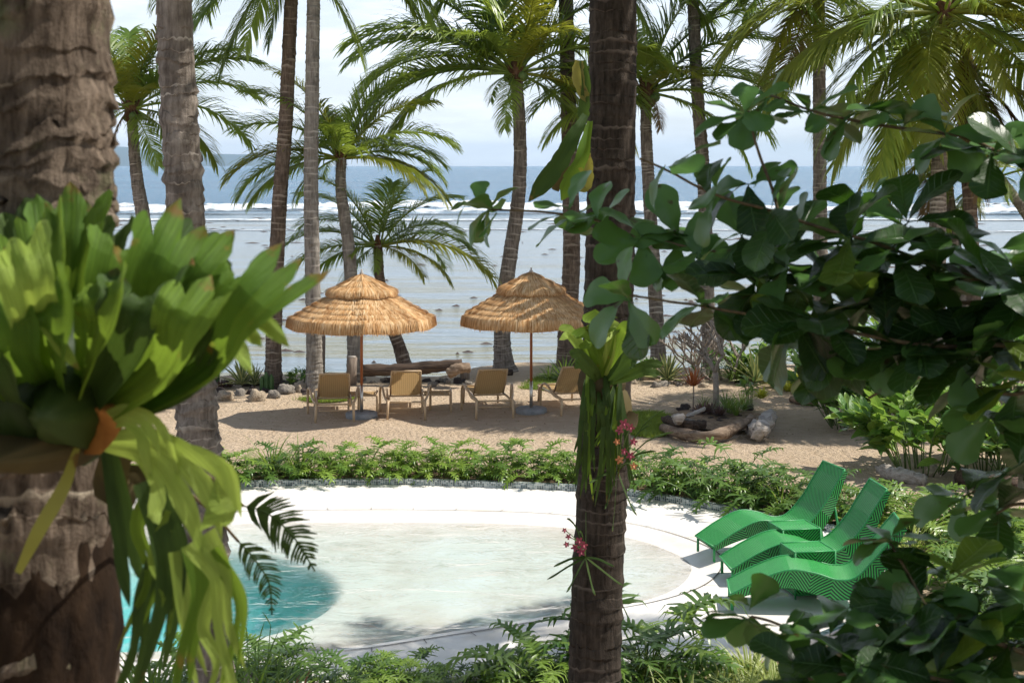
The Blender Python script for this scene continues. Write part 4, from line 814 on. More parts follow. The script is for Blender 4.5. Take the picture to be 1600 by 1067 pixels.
# ------------------------------------------------------------------ umbrellas
def canopy_pt(r,th,z,sag=.0):
    k=8; seg=2*math.pi/k; q=(th%seg)-seg/2; f=math.cos(seg/2)/math.cos(q); mid=math.cos(q/(seg/2)*math.pi/2)
    return Vector((r*f*math.cos(th),r*f*math.sin(th),z-sag*mid))
def thatch(parent,name,r0,z0,r1,z1,hang,nst,rng):
    mb=MB(); n=96;V=[];F=[];A=[]
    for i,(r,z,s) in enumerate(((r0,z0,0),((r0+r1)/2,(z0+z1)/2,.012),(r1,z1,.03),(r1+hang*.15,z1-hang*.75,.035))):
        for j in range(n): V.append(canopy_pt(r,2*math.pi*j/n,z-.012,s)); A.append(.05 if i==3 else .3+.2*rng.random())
    for i in range(3):
        for j in range(n): F.append((i*n+j,i*n+(j+1)%n,(i+1)*n+(j+1)%n,(i+1)*n+j))
    mb.add(V,F,None,A)
    for i in range(nst):
        th=rng.uniform(0,2*math.pi); t0=rng.uniform(-.1,.6); a=canopy_pt(r0+(r1-r0)*t0,th,z0+(z1-z0)*t0+.004,.015); th2=th+rng.gauss(0,.03); b=canopy_pt(r1+.01,th2,z1+rng.uniform(.0,.02),.03)
        of=.12 if hang>.15 else .3; e=b+Vector((math.cos(th2)*hang*of,math.sin(th2)*hang*of,-hang*rng.uniform(.45,1.05)))+Vector((rng.gauss(0,.008),rng.gauss(0,.008),0)); w=rng.uniform(.003,.0065)
        ribbon(mb,[a,a.lerp(b,.6)+Vector((0,0,.008)),b,e],[w,w,w,w*.5],side=Vector((-math.sin(th),math.cos(th),rng.gauss(0,.2))),a=rng.random())
    return build(name,mb,M['thatch'],parent)
def umbrella(label,x,y,rz,seed):
    u=thing('thatched_umbrella',label,'umbrella',(x,y,0),rz,'thatched beach umbrellas'); rng=random.Random(seed)
    mb=MB(); tube(mb,[(0,0,.55),(0,0,1.5),(0,0,2.42)],.024,12); build('pole',mb,M['pole'],u)
    mb=MB(); tube(mb,[(0,0,.06),(0,0,.55)],.028,12); tube(mb,[(0,0,.3),(.06,0,.3)],.008,6); build('pole_sleeve',mb,M['metal'],u)
    mb=MB(); tube(mb,[(0,0,-.03),(0,0,.0),(0,0,.075),(0,0,.095),(0,0,.10)],[.25,.27,.275,.25,.05],28); build('base',mb,M['concrete'],u)
    N=6
    for k in range(N):
        t0=k/N; t1=(k+1)/N; f=lambda t:(.44+(1.25-.44)*t, 2.15-(2.15-1.70)*(t**.97))
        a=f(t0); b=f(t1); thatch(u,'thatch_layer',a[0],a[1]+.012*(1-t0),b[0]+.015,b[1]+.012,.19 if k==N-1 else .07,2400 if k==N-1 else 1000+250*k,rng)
    for k in range(3):
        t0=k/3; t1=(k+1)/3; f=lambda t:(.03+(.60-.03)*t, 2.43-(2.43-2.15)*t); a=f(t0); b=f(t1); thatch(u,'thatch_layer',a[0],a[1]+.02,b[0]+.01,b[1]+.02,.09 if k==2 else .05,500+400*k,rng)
    mb=MB(); tube(mb,[(0,0,2.42),(0,0,2.475),(0,0,2.49),(0,0,2.52),(0,0,2.53)],[.03,.035,.012,.018,.004],10); build('finial',mb,M['drift_grey'],u)
    for k in range(8):
        a=k*math.pi/4; mb=MB(); tube(mb,[(math.cos(a)*.03,math.sin(a)*.03,2.36),(math.cos(a)*1.22,math.sin(a)*1.22,1.66)],.011,6); build('rib',mb,M['pole'],u)
        mb=MB(); tube(mb,[(math.cos(a)*.03,math.sin(a)*.03,1.72),(math.cos(a)*.62,math.sin(a)*.62,1.99)],.008,6); build('strut',mb,M['pole'],u)
    mb=MB(); tube(mb,[(0,0,1.68),(0,0,1.76)],.05,12); build('hub',mb,M['pole'],u); return u
p=gp(565,652); umbrella('left thatched umbrella, fully clear of the dark trunk',p.x,p.y,R(8),3)
p=gp(830,645); umbrella('right thatched umbrella, partly hidden by the dark trunk',p.x,p.y,R(20),5)

# ------------------------------------------------------------------ tan loungers
def sling_mb(pts,w,nx=6,sagf=.02):
    mb=MB();P=catmull(pts,14);V=[];F=[];U=[]
    for i,p in enumerate(P):
        for j in range(nx+1): u=-1+2*j/nx; V.append((u*w,p.y,p.z-sagf*(1-u*u))); U.append((u*.5,i/14))
    for i in range(14):
        for j in range(nx): b=i*(nx+1)+j; F.append((b,b+1,b+nx+2,b+nx+1))
    mb.add(V,F,U); return mb
def tan_lounger(label,x,y,yaw,back=.80):
    o=thing('sun_lounger',label,'sun lounger',(x,y,0),yaw,'tan sun loungers facing the sea'); m=M['tanframe']; zr=.30
    mb=MB()
    for s in (-1,1): tube(mb,[(s*.29,0,zr),(s*.29,.7,zr),(s*.29,1.88,zr-.02)],.019,8)
    for yy in (.01,.72,1.87): tube(mb,[(-.29,yy,zr),(.29,yy,zr)],.016,8)
    tube(mb,[(-.26,.1,zr-.12),(.26,.1,zr-.12)],.010,6); build('frame',mb,m,o)
    for s in (-1,1):
        mb=MB(); tube(mb,[(s*.31,0,zr+.02),(s*.315,-.01,.15),(s*.32,-.02,-.01)],[.025,.022,.02],8); build('leg',mb,m,o)
        mb=MB(); tube(mb,catmull([(s*.31,.12,zr),(s*.36,.35,zr+.03),(s*.40,.62,zr+.15),(s*.43,.85,zr+.16),(s*.44,1.0,zr+.04),(s*.44,1.03,-.01)],22),.021,8); build('armrest',mb,m,o)
        mb=MB(); tube(mb,[(s*.31,1.7,zr),(s*.315,1.75,-.01)],.02,8); build('leg',mb,m,o)
    bt=(.18,back); mb=MB()
    for s in (-1,1): tube(mb,[(s*.26,.76,zr+.02),(s*.26,(.76+bt[0])/2,(zr+bt[1])/2),(s*.245,bt[0],bt[1])],.016,8)
    tube(mb,[(-.245,bt[0],bt[1]),(.245,bt[0],bt[1])],.016,8)
    for s in (-1,1): tube(mb,[(s*.245,bt[0]+.08,bt[1]-.08),(s*.16,bt[0]+.005,bt[1]-.01)],.009,6)
    build('backrest_frame',mb,m,o)
    build('backrest',sling_mb([Vector((0,.74,zr+.03)),Vector((0,.46,(zr+back)/2)),Vector((0,bt[0],bt[1]))],.245),M['sling'],o)
    build('seat',sling_mb([Vector((0,.76,zr+.02)),Vector((0,1.2,zr+.01)),Vector((0,1.86,zr))],.27),M['sling'],o); return o
tan_lounger('tan sling lounger leftmost, left of the left umbrella pole',*gp(523,660).xy,R(8),.79)
tan_lounger('tan sling lounger just right of the left umbrella pole',*gp(635,656).xy,R(5),.80)
tan_lounger('tan sling lounger left of the right umbrella pole',*gp(773,654).xy,R(9),.81)
tan_lounger('tan sling lounger half hidden behind the dark middle trunk',*gp(905,651).xy,R(12),.83)
def side_table(label,x,y,yaw):
    o=thing('side_table',label,'side table',(x,y,0),yaw,'low tan side tables')
    build('tabletop',sling_mb([Vector((0,-.22,.31)),Vector((0,0,.31)),Vector((0,.22,.31))],.22,sagf=.006),M['sling'],o)
    for s in (-1,1):
        mb=MB(); tube(mb,catmull([(s*.25,-.24,-.01),(s*.25,-.235,.25),(s*.25,-.13,.35),(s*.25,.13,.35),(s*.25,.235,.25),(s*.25,.24,-.01)],24),.017,8); build('leg',mb,M['tanframe'],o)
    mb=MB()
    for yy in (-.22,.22): tube(mb,[(-.25,yy,.30),(.25,yy,.30)],.014,8)
    build('frame',mb,M['tanframe'],o)
side_table('low tan side table behind the left umbrella pole',*gp(567,642).xy,R(6))
side_table('low tan side table right of the second lounger',*gp(682,641).xy,R(4))

# ------------------------------------------------------------------ green loungers
PROF=[(0,.17),(.28,.33),(.55,.43),(.78,.40),(.98,.33),(1.16,.36),(1.36,.56),(1.52,.80),(1.63,.96)]
def green_lounger(label,x,y,yaw,sc=1.0,prof=PROF):
    o=thing('wicker_lounger',label,'sun lounger',(x,y,0),yaw,'green woven loungers'); o.scale=(sc,sc,sc)
    P=catmull([Vector((a,0,b)) for a,b in prof],48); w=.275; n=len(P); L_=[0]
    for i in range(1,n): L_.append(L_[-1]+(P[i]-P[i-1]).length)
    th=[.05+.145*math.sin(math.pi*min(1,max(0,L_[i]/L_[-1]*1.0)))**1.1 for i in range(n)]
    def segs(name,i0,i1):
        mb=MB();V=[];F=[];U=[]
        for i in range(i0,i1+1):
            for j in range(9): u=-1+j/4; V.append((P[i].x,u*w,P[i].z+.004*(1-u*u))); U.append((u*w,L_[i]))
        k=i1-i0
        for i in range(k):
            for j in range(8): b=i*9+j; F.append((b,b+9,b+10,b+1))
        mb.add(V,F,U); return build(name,mb,M['wick_top'],o)
    cuts=[0,8,16,24,32,40,48]
    for a,b in zip(cuts,cuts[1:]): segs('woven_panel',a,b)
    for s in (-1,1):
        mb=MB();V=[];F=[];U=[]
        for i in range(n):
            T=(P[min(i+1,n-1)]-P[max(i-1,0)]).normalized(); N=Vector((T.z,0,-T.x)); q=P[i]+N*th[i]
            for k in range(4): p=P[i].lerp(q,k/3); V.append((p.x,s*(w+.002),p.z-.003)); U.append((th[i]*k/3,L_[i]))
        for i in range(n-1):
            for k in range(3): b=i*4+k; F.append((b,b+1,b+5,b+4))
        mb.add(V,F,U); build('woven_side',mb,M['wick_side'],o)
    mb=MB();V=[];F=[];U=[]
    for i in range(n):
        T=(P[min(i+1,n-1)]-P[max(i-1,0)]).normalized(); N=Vector((T.z,0,-T.x)); q=P[i]+N*th[i]
        for j in (-1,1): V.append((q.x,j*(w-.004),q.z)); U.append((j*w,L_[i]))
    for i in range(n-1): b=i*2; F.append((b,b+1,b+3,b+2))
    mb.add(V,F,U); build('woven_underside',mb,M['wick_side'],o)
    mb=MB()
    for s in (-1,1): tube(mb,[p+Vector((0,s*(w+.002),.0)) for p in P],.011,6)
    for i in (0,n-1): tube(mb,[P[i]+Vector((0,-w,0)),P[i]+Vector((0,w,0))],.012,6)
    build('edge_frame',mb,M['greenpaint'],o)
    for (xx,zz) in ((.02,.17),(1.22,.25)):
        for s in (-1,1): mb=MB(); tube(mb,[(xx,s*(w-.03),zz),(xx+.0,s*(w-.03),-.005)],.016,8); build('leg',mb,M['greenpaint'],o)
    for s in (-1,1): mb=MB(); tube(mb,[(1.50,s*(w-.03),.62),(1.62,s*(w-.03),-.005)],.014,8); build('leg',mb,M['greenpaint'],o)
    return o
green_lounger('green woven lounger farthest of the three, by the plants',2.12,16.93,R(15),.96)
green_lounger('middle green woven lounger of the three',2.22,15.98,R(5))
green_lounger('nearest green woven lounger, behind the dark almond leaves',2.13,15.1,R(-5),1.0,[(0,.16),(.28,.31),(.55,.41),(.80,.39),(1.02,.33),(1.2,.36),(1.38,.55),(1.52,.72),(1.64,.86)])
def green_table(label,x,y,yaw):
    o=thing('wicker_side_table',label,'side table',(x,y,0),yaw,'green woven side tables'); a=.21; b=.20; z=.46
    mb=MB(); mb.add([(-a,-b,z),(a,-b,z),(a,b,z),(-a,b,z)],[(0,1,2,3)],[(-a,-b),(a,-b),(a,b),(-a,b)]); build('tabletop',mb,M['wick_top'],o,smooth=False)
    for (p,q) in (((-a,-b),(a,-b)),((a,-b),(a,b)),((a,b),(-a,b)),((-a,b),(-a,-b))):
        mb=MB(); mb.add([(*p,.04),(*q,.04),(*q,z-.004),(*p,z-.004)],[(0,1,2,3)],[(0,0),(0,.42),(.42,.42),(.42,0)]); build('woven_side',mb,M['wick_side'],o,smooth=False)
    mb=MB(); cs=[(-a,-b),(a,-b),(a,b),(-a,b)]
    for i in range(4):
        p,q=cs[i],cs[(i+1)%4]
        for zz in (.04,z): tube(mb,[(*p,zz),(*q,zz)],.009,6)
        tube(mb,[(*p,0),(*p,z)],.011,6)
    build('frame',mb,M['greenpaint'],o)
green_table('green woven box table between the far and middle loungers',3.02,16.42,R(12))
green_table('green woven box table between the middle and near loungers',2.98,15.48,R(11))

# ------------------------------------------------------------------ plants
def phil_leaf(seed,el,m,lobes=7,size=.26,pet=.34):
    """petiole plus a deeply lobed blade; rises at el then bends over"""
    rng=random.Random(seed); mb=MB(); P=[Vector((0,0,0))]; a=el; n=7
    for i in range(n): P.append(P[-1]+Vector((math.cos(a),0,math.sin(a)))*pet/n); a-=.09
    tube(mb,P,[.006-.0004*i for i in range(n+1)],4,a=.6)
    B=[P[-1]]; a-=.22; 
    for i in range(8): B.append(B[-1]+Vector((math.cos(a),0,math.sin(a)))*size/8); a-=.09
    ribbon(mb,B,[.012,.03,.034,.032,.028,.024,.020,.014,.002],side=Vector((0,1,0)),fold=.25)
    for i in range(lobes):
        s=.02+.86*i/(lobes-1); k=min(int(s*8),7); b=B[k]; T=(B[k+1]-B[k]).normalized(); N=Vector((-T.z,0,T.x))
        for sd in (-1,1):
            l=size*(.66-.34*s)*rng.uniform(.75,1.15)*(1 if i else .75); f=-.55+2.0*s; d=(Vector((0,sd,0))+T*(f+rng.uniform(-.15,.15))+N*rng.uniform(.0,.55)).normalized(); q=[b,b+d*l*.4,b+d*l*.75+Vector((0,0,-.01)),b+d*l+Vector((0,0,-.035*rng.uniform(0,1.8)))]
            w=size*.046; ribbon(mb,q,[w*.9,w,w*.8,.001],side=T,fold=.15,a=rng.random()*.6)
    return mb.mesh('lobed_leaf',m)
PHIL=[phil_leaf(i,R(82-9*i),M['phil'],size=.22+.02*(i%3)) for i in range(6)]
PHILD=[phil_leaf(i+20,R(82-9*i),M['phil_d'],size=.24+.02*(i%3)) for i in range(6)]
def phil(x,y,z,sc,rng,label,group,n=17,dark=False,cat='plant'):
    o=thing('philodendron',label,cat,(x,y,z),0,group); vs_=PHILD if dark else PHIL
    for i in range(n):
        k=min(5,int(6*(i/n)**.8)); az=i*2.4+rng.uniform(-.3,.3); s=sc*rng.uniform(.8,1.15)
        obj('leaf',vs_[k],o,mat_=Matrix.Translation((.03*math.cos(az),.03*math.sin(az),0))@Matrix.Rotation(az,4,'Z')@Matrix.Rotation(rng.uniform(-.12,.12),4,'X')@Matrix.Scale(s,4))
    return o
def strap_mesh(seed,n,ln,w,m,spread=1.0,stiff=.6,fold=.35,tip=.15):
    rng=random.Random(seed); mb=MB()
    for i in range(n):
        az=i*2.4+rng.uniform(-.4,.4); el=R(88-62*spread*(i/n)**.7+rng.uniform(-8,8)); l=ln*rng.uniform(.7,1.1); p=Vector((math.cos(az),math.sin(az),0))*.03; P=[p]; a=el; g=(1-stiff)*rng.uniform(.25,.55)
        for k in range(6): P.append(P[-1]+Vector((math.cos(az)*math.cos(a),math.sin(az)*math.cos(a),math.sin(a)))*l/6); a-=g*(.4+k*.2)
        ribbon(mb,P,[w*.7,w,w,w*.9,w*.7,w*.4,.001],side=Vector((-math.sin(az),math.cos(az),0)),fold=fold,a=rng.random())
    return mb.mesh('foliage',M[m])
SM={}
def strap(name,label,cat,x,y,z,sc,kind,seed,group=None):
    if (kind,seed%3) not in SM:
        SM[(kind,seed%3)]={'lily':lambda s:strap_mesh(s,46,.62,.011,'strap',1,.45),'striped':lambda s:strap_mesh(s,60,.52,.010,'strap_v',1.05,.35),'grass':lambda s:strap_mesh(s,40,.5,.008,'strap',.8,.5),'cordyline':lambda s:strap_mesh(s,34,.42,.016,'cord',1.15,.7),'yellow':lambda s:strap_mesh(s,44,.42,.026,'yellow',1,.6),'purple':lambda s:strap_mesh(s,26,.24,.022,'purple',1.1,.8)}[kind](seed%3+40)
    o=thing(name,label,cat,(x,y,z),seed*1.7,group,sc); obj('foliage',SM[(kind,seed%3)],o); return o
AG=[]
for i in range(3):
    mb=MB(); n=9;V=[];F=[];U=[]
    for k in range(n+1):
        v=k/n; w=.052*math.sin(math.pi*(.14+.86*v))**.7+.001 if k<n else .001
        for u in (-1,-.5,0,.5,1): V.append((v,u*w,abs(u)*w*.8-.10*i*v*v)); U.append((u,v))
    for k in range(n):
        for j in range(4): b=k*5+j; F.append((b,b+1,b+6,b+5))
    mb.add(V,F,U); AG.append(mb.mesh('agave_leaf',M['agave']))
def agave(label,x,y,z,ln,n,seed,group=None):
    rng=random.Random(seed); o=thing('agave',label,'plant',(x,y,z),0,group)
    for i in range(n):
        az=i*2.4; el=R(82-68*(i/n)); s=ln*rng.uniform(.8,1.1); d=Vector((math.cos(az)*math.cos(el),math.sin(az)*math.cos(el),math.sin(el))); obj('leaf',AG[min(2,int(3*i/n))],o,mat_=basis(d,Vector((-math.cos(az)*math.sin(el),-math.sin(az)*math.sin(el),math.cos(el))),Vector((0,0,0)),s))
BL=[leaf_mesh('broad_leaf',M['broad'],n=7,k=4,wid=.17,shape='ell',curl=.18+.08*i,fold=.3,seed=i) for i in range(3)]
BLY=[leaf_mesh('broad_leaf',M['broad_y'],n=7,k=4,wid=.17,shape='ell',curl=.15+.08*i,fold=.3,seed=i+5) for i in range(2)]
def broad_shrub(label,x,y,z,rx,rz,n,ln,seed,lime=.25,group=None,name='broad_leaf_shrub'):
    rng=random.Random(seed); o=thing(name,label,'shrub',(x,y,z),0,group); mb=MB(); ns=max(6,n//9)
    for s in range(ns):
        az=rng.uniform(0,6.28); lean=math.sqrt(rng.uniform(.02,1.0)); tip=Vector((math.cos(az)*rx*lean,math.sin(az)*rx*lean,rz*(1.05-.45*lean*lean)*rng.uniform(.75,1.05))); b0=Vector((math.cos(az)*rx*.25,math.sin(az)*rx*.25,0)); P=catmull([b0,b0.lerp(tip,.5)+Vector((0,0,rz*.16)),tip],8); tube(mb,P,[.011-.0008*i for i in range(9)],5)
        per=n//ns
        for k in range(per):
            q=.12+.88*((k+1)/per)**.8; i=min(8,int(q*8)); p=P[i]; a2=az+(1 if k%2 else -1)*rng.uniform(.4,1.4); el=rng.uniform(.1,1.05)+(.2 if k==per-1 else 0); d=Vector((math.cos(a2)*math.cos(el),math.sin(a2)*math.cos(el),math.sin(el)))
            me=rng.choice(BLY) if rng.random()<lime else rng.choice(BL); obj('leaf',me,o,mat_=basis(d,Vector((rng.gauss(0,.25),rng.gauss(0,.25),1)),p,ln*rng.uniform(.75,1.15)))
    build('stem',mb,M['stem'],o); return o
def where(x,y,side):
    px=800+x/y*FPX
    if side=='back':
        L_=[(340,'behind the big fern'),(440,'just right of the grey trunk'),(540,'straight below the leftmost tan lounger'),(620,'below the left umbrella pole'),(720,'midway below the two umbrellas'),(800,'below the third tan lounger'),(880,'below the right umbrella pole'),(990,'right behind the dark trunk'),(1080,'below the small driftwood garden'),(1200,'left of the far green lounger')]
        return next((t for q,t in L_ if px<q),'behind the green loungers')
    if side=='front':
        L_=[(330,'beneath the hanging fern fronds'),(440,'in front of the blue deep end'),(540,'by the red cordylines'),(640,'left of the middle of the pool'),(760,'at the middle of the pool'),(880,'left of the dark trunk foot')]
        return next((t for q,t in L_ if px<q),'right of the dark trunk foot')
    return ('close behind the near lounger' if y<15 else 'behind the middle lounger back' if y<16.6 else 'beside the far lounger back') if x<4.9 else ('near the lawn edge' if y<16 else 'at the lawn corner')
# bed behind the pool kerb
rng=random.Random(5)
nb=0; th=18
while th<150:
    ro=rout(R(th)); th+=math.degrees(.235/ro)*rng.uniform(.8,1.2)
    for row in (0,1):
        if rng.random()<.08: continue
        r=ro+.25+row*.36+rng.uniform(-.08,.08); a=R(th+rng.uniform(-1.2,1.2)); x=CX+r*math.cos(a); y=CY+r*math.sin(a)
        if x<-7.5: continue
        if rng.random()<.27: strap('strap_lily',f"grassy strap leaved plant in the {'rear' if row else 'front'} kerb row, {where(x,y,'back')}",'plant',x,y,.03,rng.uniform(.75,1.15),'grass' if nb%3 else 'lily',nb,'strap plants in the pool bed')
        else: dk=rng.random()<(.75 if th<55 else .3); phil(x,y,.03,rng.uniform(.85,1.25)*(1.1 if th<50 else 1)*(1 if row else .8),rng,f"{'dark' if dk else 'bright'} split leaf philodendron in the {'rear' if row else 'front'} kerb row, {where(x,y,'back')}",'philodendrons behind the pool kerb',n=13,dark=dk)
        nb+=1
tl=phil(*gp(1095,790).xy,.03,1.7,rng,'tall leggy philodendron sticking up above the bed by the far lounger',None,n=6,dark=True)
phil(*gp(1160,765).xy,.03,1.6,rng,'tall split leaf stem rising left of the far green lounger',None,n=4,dark=True)
# bed right of green loungers
for i in range(30):
    x=rng.uniform(4.25,5.5); y=rng.uniform(13.6,18.4); 
    if i%5==4: strap('strap_lily','strap leaved plant right of the green loungers','plant',x,y,.02,rng.uniform(.9,1.2),'lily' if i%2 else 'striped',i,'strap plants right of the loungers')
    else: phil(x,y,.02,rng.uniform(1.1,1.6),rng,f"{'dark' if i%3==0 else 'bright'} split leaf philodendron in the right bed, {where(x,y,'right')}",'philodendrons right of the loungers',n=14,dark=i%3==0)
# foreground bed along the bottom edge
def edge_y(px): return 1010 if px<480 else 1045
for i in range(40):
    px=rng.uniform(190,1010); y=rng.uniform(11.7,12.75); x=(px-800)/FPX*y
    if abs(px-925)<45: continue
    if px>1000: continue
    dk=rng.random()<.3
    phil(x,y,.01,rng.uniform(.95,1.3)*(1.15 if px>840 else .66 if px>470 else .85),rng,f"{'dark' if dk else 'bright'} split leaf philodendron in the foreground {'poolside' if y>12.4 else 'middle' if y>12.05 else 'front'} row, {where(x,y,'front')}",'foreground philodendrons',n=13,dark=dk)
for i in range(14):
    px=rng.uniform(990,1230); y=rng.uniform(11.4,12.9); x=(px-800)/FPX*y
    strap('spider_plant',('cream striped spider plant at the bottom edge, close to the dark trunk' if px<1080 else 'cream striped spider plant at the bottom edge, midway to the almond leaves' if px<1160 else f"{'smaller' if i%2 else 'fuller'} cream striped spider plant at the bottom edge, under the almond leaves"),'plant',x,y,.01,rng.uniform(.8,1.1),'striped',i,'striped spider plants')
phil(*gp(1010,1065).xy,.01,1.9,rng,'tall dark split leaf philodendron right of the dark trunk foot',None,n=11,dark=True)
phil((1050-800)/FPX*12.6,12.6,.01,1.5,rng,'bright split leaf philodendron between the dark trunk and the striped plants',None,n=12)
for i,(px,y,s) in enumerate(((390,11.6,1.3),(430,11.9,1.1),(350,11.4,1.4),(240,11.6,1.3),(410,11.2,1.2),(460,11.5,1.0),(225,12.0,1.1))):
    strap('strap_lily','arching strap leaved plant at the bottom left by the pool','plant',(px-800)/FPX*y,y,.01,s,'lily',i,'strap plants at the bottom left')
strap('cordyline','small red cordyline in the bottom left bed','plant',(462-800)/FPX*11.8,11.8,.12,.75,'cordyline',1)
strap('cordyline','lower orange red cordyline at the bottom left edge','plant',(482-800)/FPX*11.2,11.2,.0,.62,'cordyline',2)
mb=MB(); rg=random.Random(3); bm=thing('bamboo_grass','thin wispy bamboo grass rising in front of the blue water','plant',((400-800)/FPX*10.6,10.6,0))
for i in range(16):
    a=rg.uniform(-1,1); P=[Vector((rg.uniform(-.15,.1),rg.uniform(-.1,.1),0)),Vector((a*.12,0,.4)),Vector((a*.3,rg.uniform(-.1,.1),rg.uniform(.7,1.15)))]; P=catmull(P,10); tube(mb,P,.003,4)
    for k in range(3,11):
        d=Vector((rg.uniform(-1,1),rg.uniform(-.6,.6),rg.uniform(.1,1))).normalized()*rg.uniform(.1,.18); ribbon(mb,[P[k],P[k]+d*.5,P[k]+d+Vector((0,0,-.02))],[.003,.006,.001],side=Vector((0,.5,.8)),a=rg.random())
build('foliage',mb,M['phil'],bm)

# ------------------------------------------------------------------ rocks, driftwood, shore plants
def rock_mesh(seed,flat=.7,rough=.25,n=2):
    rng=random.Random(seed); mb=MB();V=[];F=[]; nt_=9; npz=14
    for i in range(nt_+1):
        ph=math.pi*i/nt_
        for j in range(npz):
            th=2*math.pi*j/npz; d=Vector((math.sin(ph)*math.cos(th),math.sin(ph)*math.sin(th),math.cos(ph))); f=1+rough*1.6*noise.noise(d*1.3+Vector((seed*3.1,0,0)))+rough*.9*noise.noise(d*3.4+Vector((0,seed,0))); V.append((d.x*f,d.y*f*.8,d.z*f*flat))
    for i in range(nt_):
        for j in range(npz): F.append((i*npz+j,(i+1)*npz+j,(i+1)*npz+(j+1)%npz,i*npz+(j+1)%npz))
    mb.add(V,F); return mb
RK={k:[rock_mesh(s,.72,.3).mesh('rock',M[k]) for s in (1,2,3,4)] for k in ('rock','rock_tan','rock_dark')}
def rock(label,x,y,z,s,kind,seed,group=None):
    rg=random.Random(seed); o=obj('rock',RK[kind][seed%4],None); o.location=(x,y,z+s*.35); o.rotation_euler=(rg.uniform(-.2,.2),rg.uniform(-.2,.2),rg.uniform(0,6)); o.scale=(s*rg.uniform(.85,1.25),s,s*rg.uniform(.8,1.1)); tag(o,label,'rock',group); return o
rg=random.Random(6)
for i,(px,py,s,k,lb) in enumerate(((352,625,.17,'rock_tan','tan rock in the border, leftmost by the grey trunk'),(376,618,.12,'rock','small grey rock between two tan border rocks'),(402,626,.19,'rock_tan','large tan boulder in the middle of the left rock border'),(428,622,.14,'rock','grey rounded rock right of the large tan boulder'),(447,615,.19,'rock','large pitted grey rock at the right of the left border'),(470,612,.17,'rock_tan','brown rock behind the leftmost tan lounger'),(487,604,.16,'rock','grey rock near the strap bush by the leftmost lounger'),(330,612,.13,'rock_tan','pale rock touching the ringed grey trunk'),(506,605,.11,'rock_tan','small tan rock beside the leftmost lounger back'))):
    p=gp(px,py); rock(lb,p.x,p.y,0,s,k,i)
for i in range(26):
    p=gp(rg.uniform(325,515),rg.uniform(600,617)); rock('dark porous stone in the left rock border',p.x,p.y,-.02,rg.uniform(.07,.14),'rock_dark',i,'dark stones of the left border')
for i in range(16):
    p=gp(rg.uniform(560,735),rg.uniform(593,603)); rock(f"small {'dark' if i%2 else 'grey'} stone under the long log, {'near its left post' if p.x<-2.2 else 'near its right end' if p.x>-1.4 else 'below its middle'}",p.x,p.y,-.02,rg.uniform(.06,.12),'rock_dark' if i%2 else 'rock',i,'stones under the long log')
for i in range(14):
    p=gp(rg.uniform(978,1110),rg.uniform(596,606)); rock('flat grey stone edging the bed behind the driftwood garden',p.x,p.y,-.02,rg.uniform(.07,.13),'rock' if i%3 else 'rock_tan',i,'edging stones behind the driftwood garden')
rock('pale pink boulder in the bed right of the dark trunk',*gp(1013,592).xy,.02,.24,'rock_tan',2)
def log_obj(label,pts,r,m,seed,name='driftwood_log',n=12,rough=.22,cat='log'):
    o0=Vector(pts[0]); o=None; P=catmull([Vector(p)-o0 for p in pts],22)
    mb=MB(); rf=lambda i,th,rr:(rr*(1+rough*noise.noise(Vector((math.cos(th)*1.6+seed,math.sin(th)*1.6,i*.35)))+rough*.5*noise.noise(Vector((math.cos(th)*4,math.sin(th)*4+seed,i*.9)))),0,0)
    tube(mb,P,[r*(1-.25*abs(i/22-.4)) for i in range(23)],n,rfun=rf); o=build(name,mb,M[m],None,loc=o0); return tag(o,label,cat)
p0=at(566,578,30.0); log_obj('long dark weathered log lying across stones between the umbrellas',[p0,at(620,578,30),at(680,573,30),at(722,569,30)],.125,'logwood',1)
log_obj('short thick log end at the right tip of the long log',[at(700,585,29.8),at(715,576,29.8),at(733,574,29.9)],.11,'drift',2)
log_obj('low dark log on the sand beside the flared palm foot',[gp(755,583,.06),gp(775,582,.08),gp(800,582,.06)],.08,'logwood',9)
def post(label,px,py,w,h,m='post'):
    p=gp(px,py); o=thing('timber_post',label,'post',p); mb=MB(); tube(mb,[(0,0,-.1),(0,0,h*.5),(.01,0,h)],[w,w*.97,w*.95],10,rfun=lambda i,th,r:(r*(1+.07*math.sin(th*3+i)),0,0)); build('shaft',mb,M[m],o)
    mb=MB(); tube(mb,[(.01,0,h-.002),(.01,0,h+.02)],[w*.9,w*.8],10); build('end_grain',mb,M['drift_grey'],o)
post('short grey timber post at the left end of the long log',549,602,.105,.55); post('taller grey timber post between the palm trunks left of the first umbrella',500,597,.10,.92)
post('stout short post under the right end of the long log',726,592,.10,.30)
log_obj('red brown log lying left of the ringed grey trunk, nearer one',[gp(140,636,.1),gp(185,634,.1),gp(232,630,.08)],.13,'drift_red',3)
log_obj('long brown branch behind the red log, by the cactus',[gp(160,616,.12),gp(215,622,.1),gp(270,628,.07)],.08,'drift_red',4)
log_obj('pale forked driftwood stump leaning by the left cactus',[gp(254,618,.1),gp(262,610,.25)+Vector((0,0,.1)),at(272,588,28.6)],.06,'drift_grey',5)
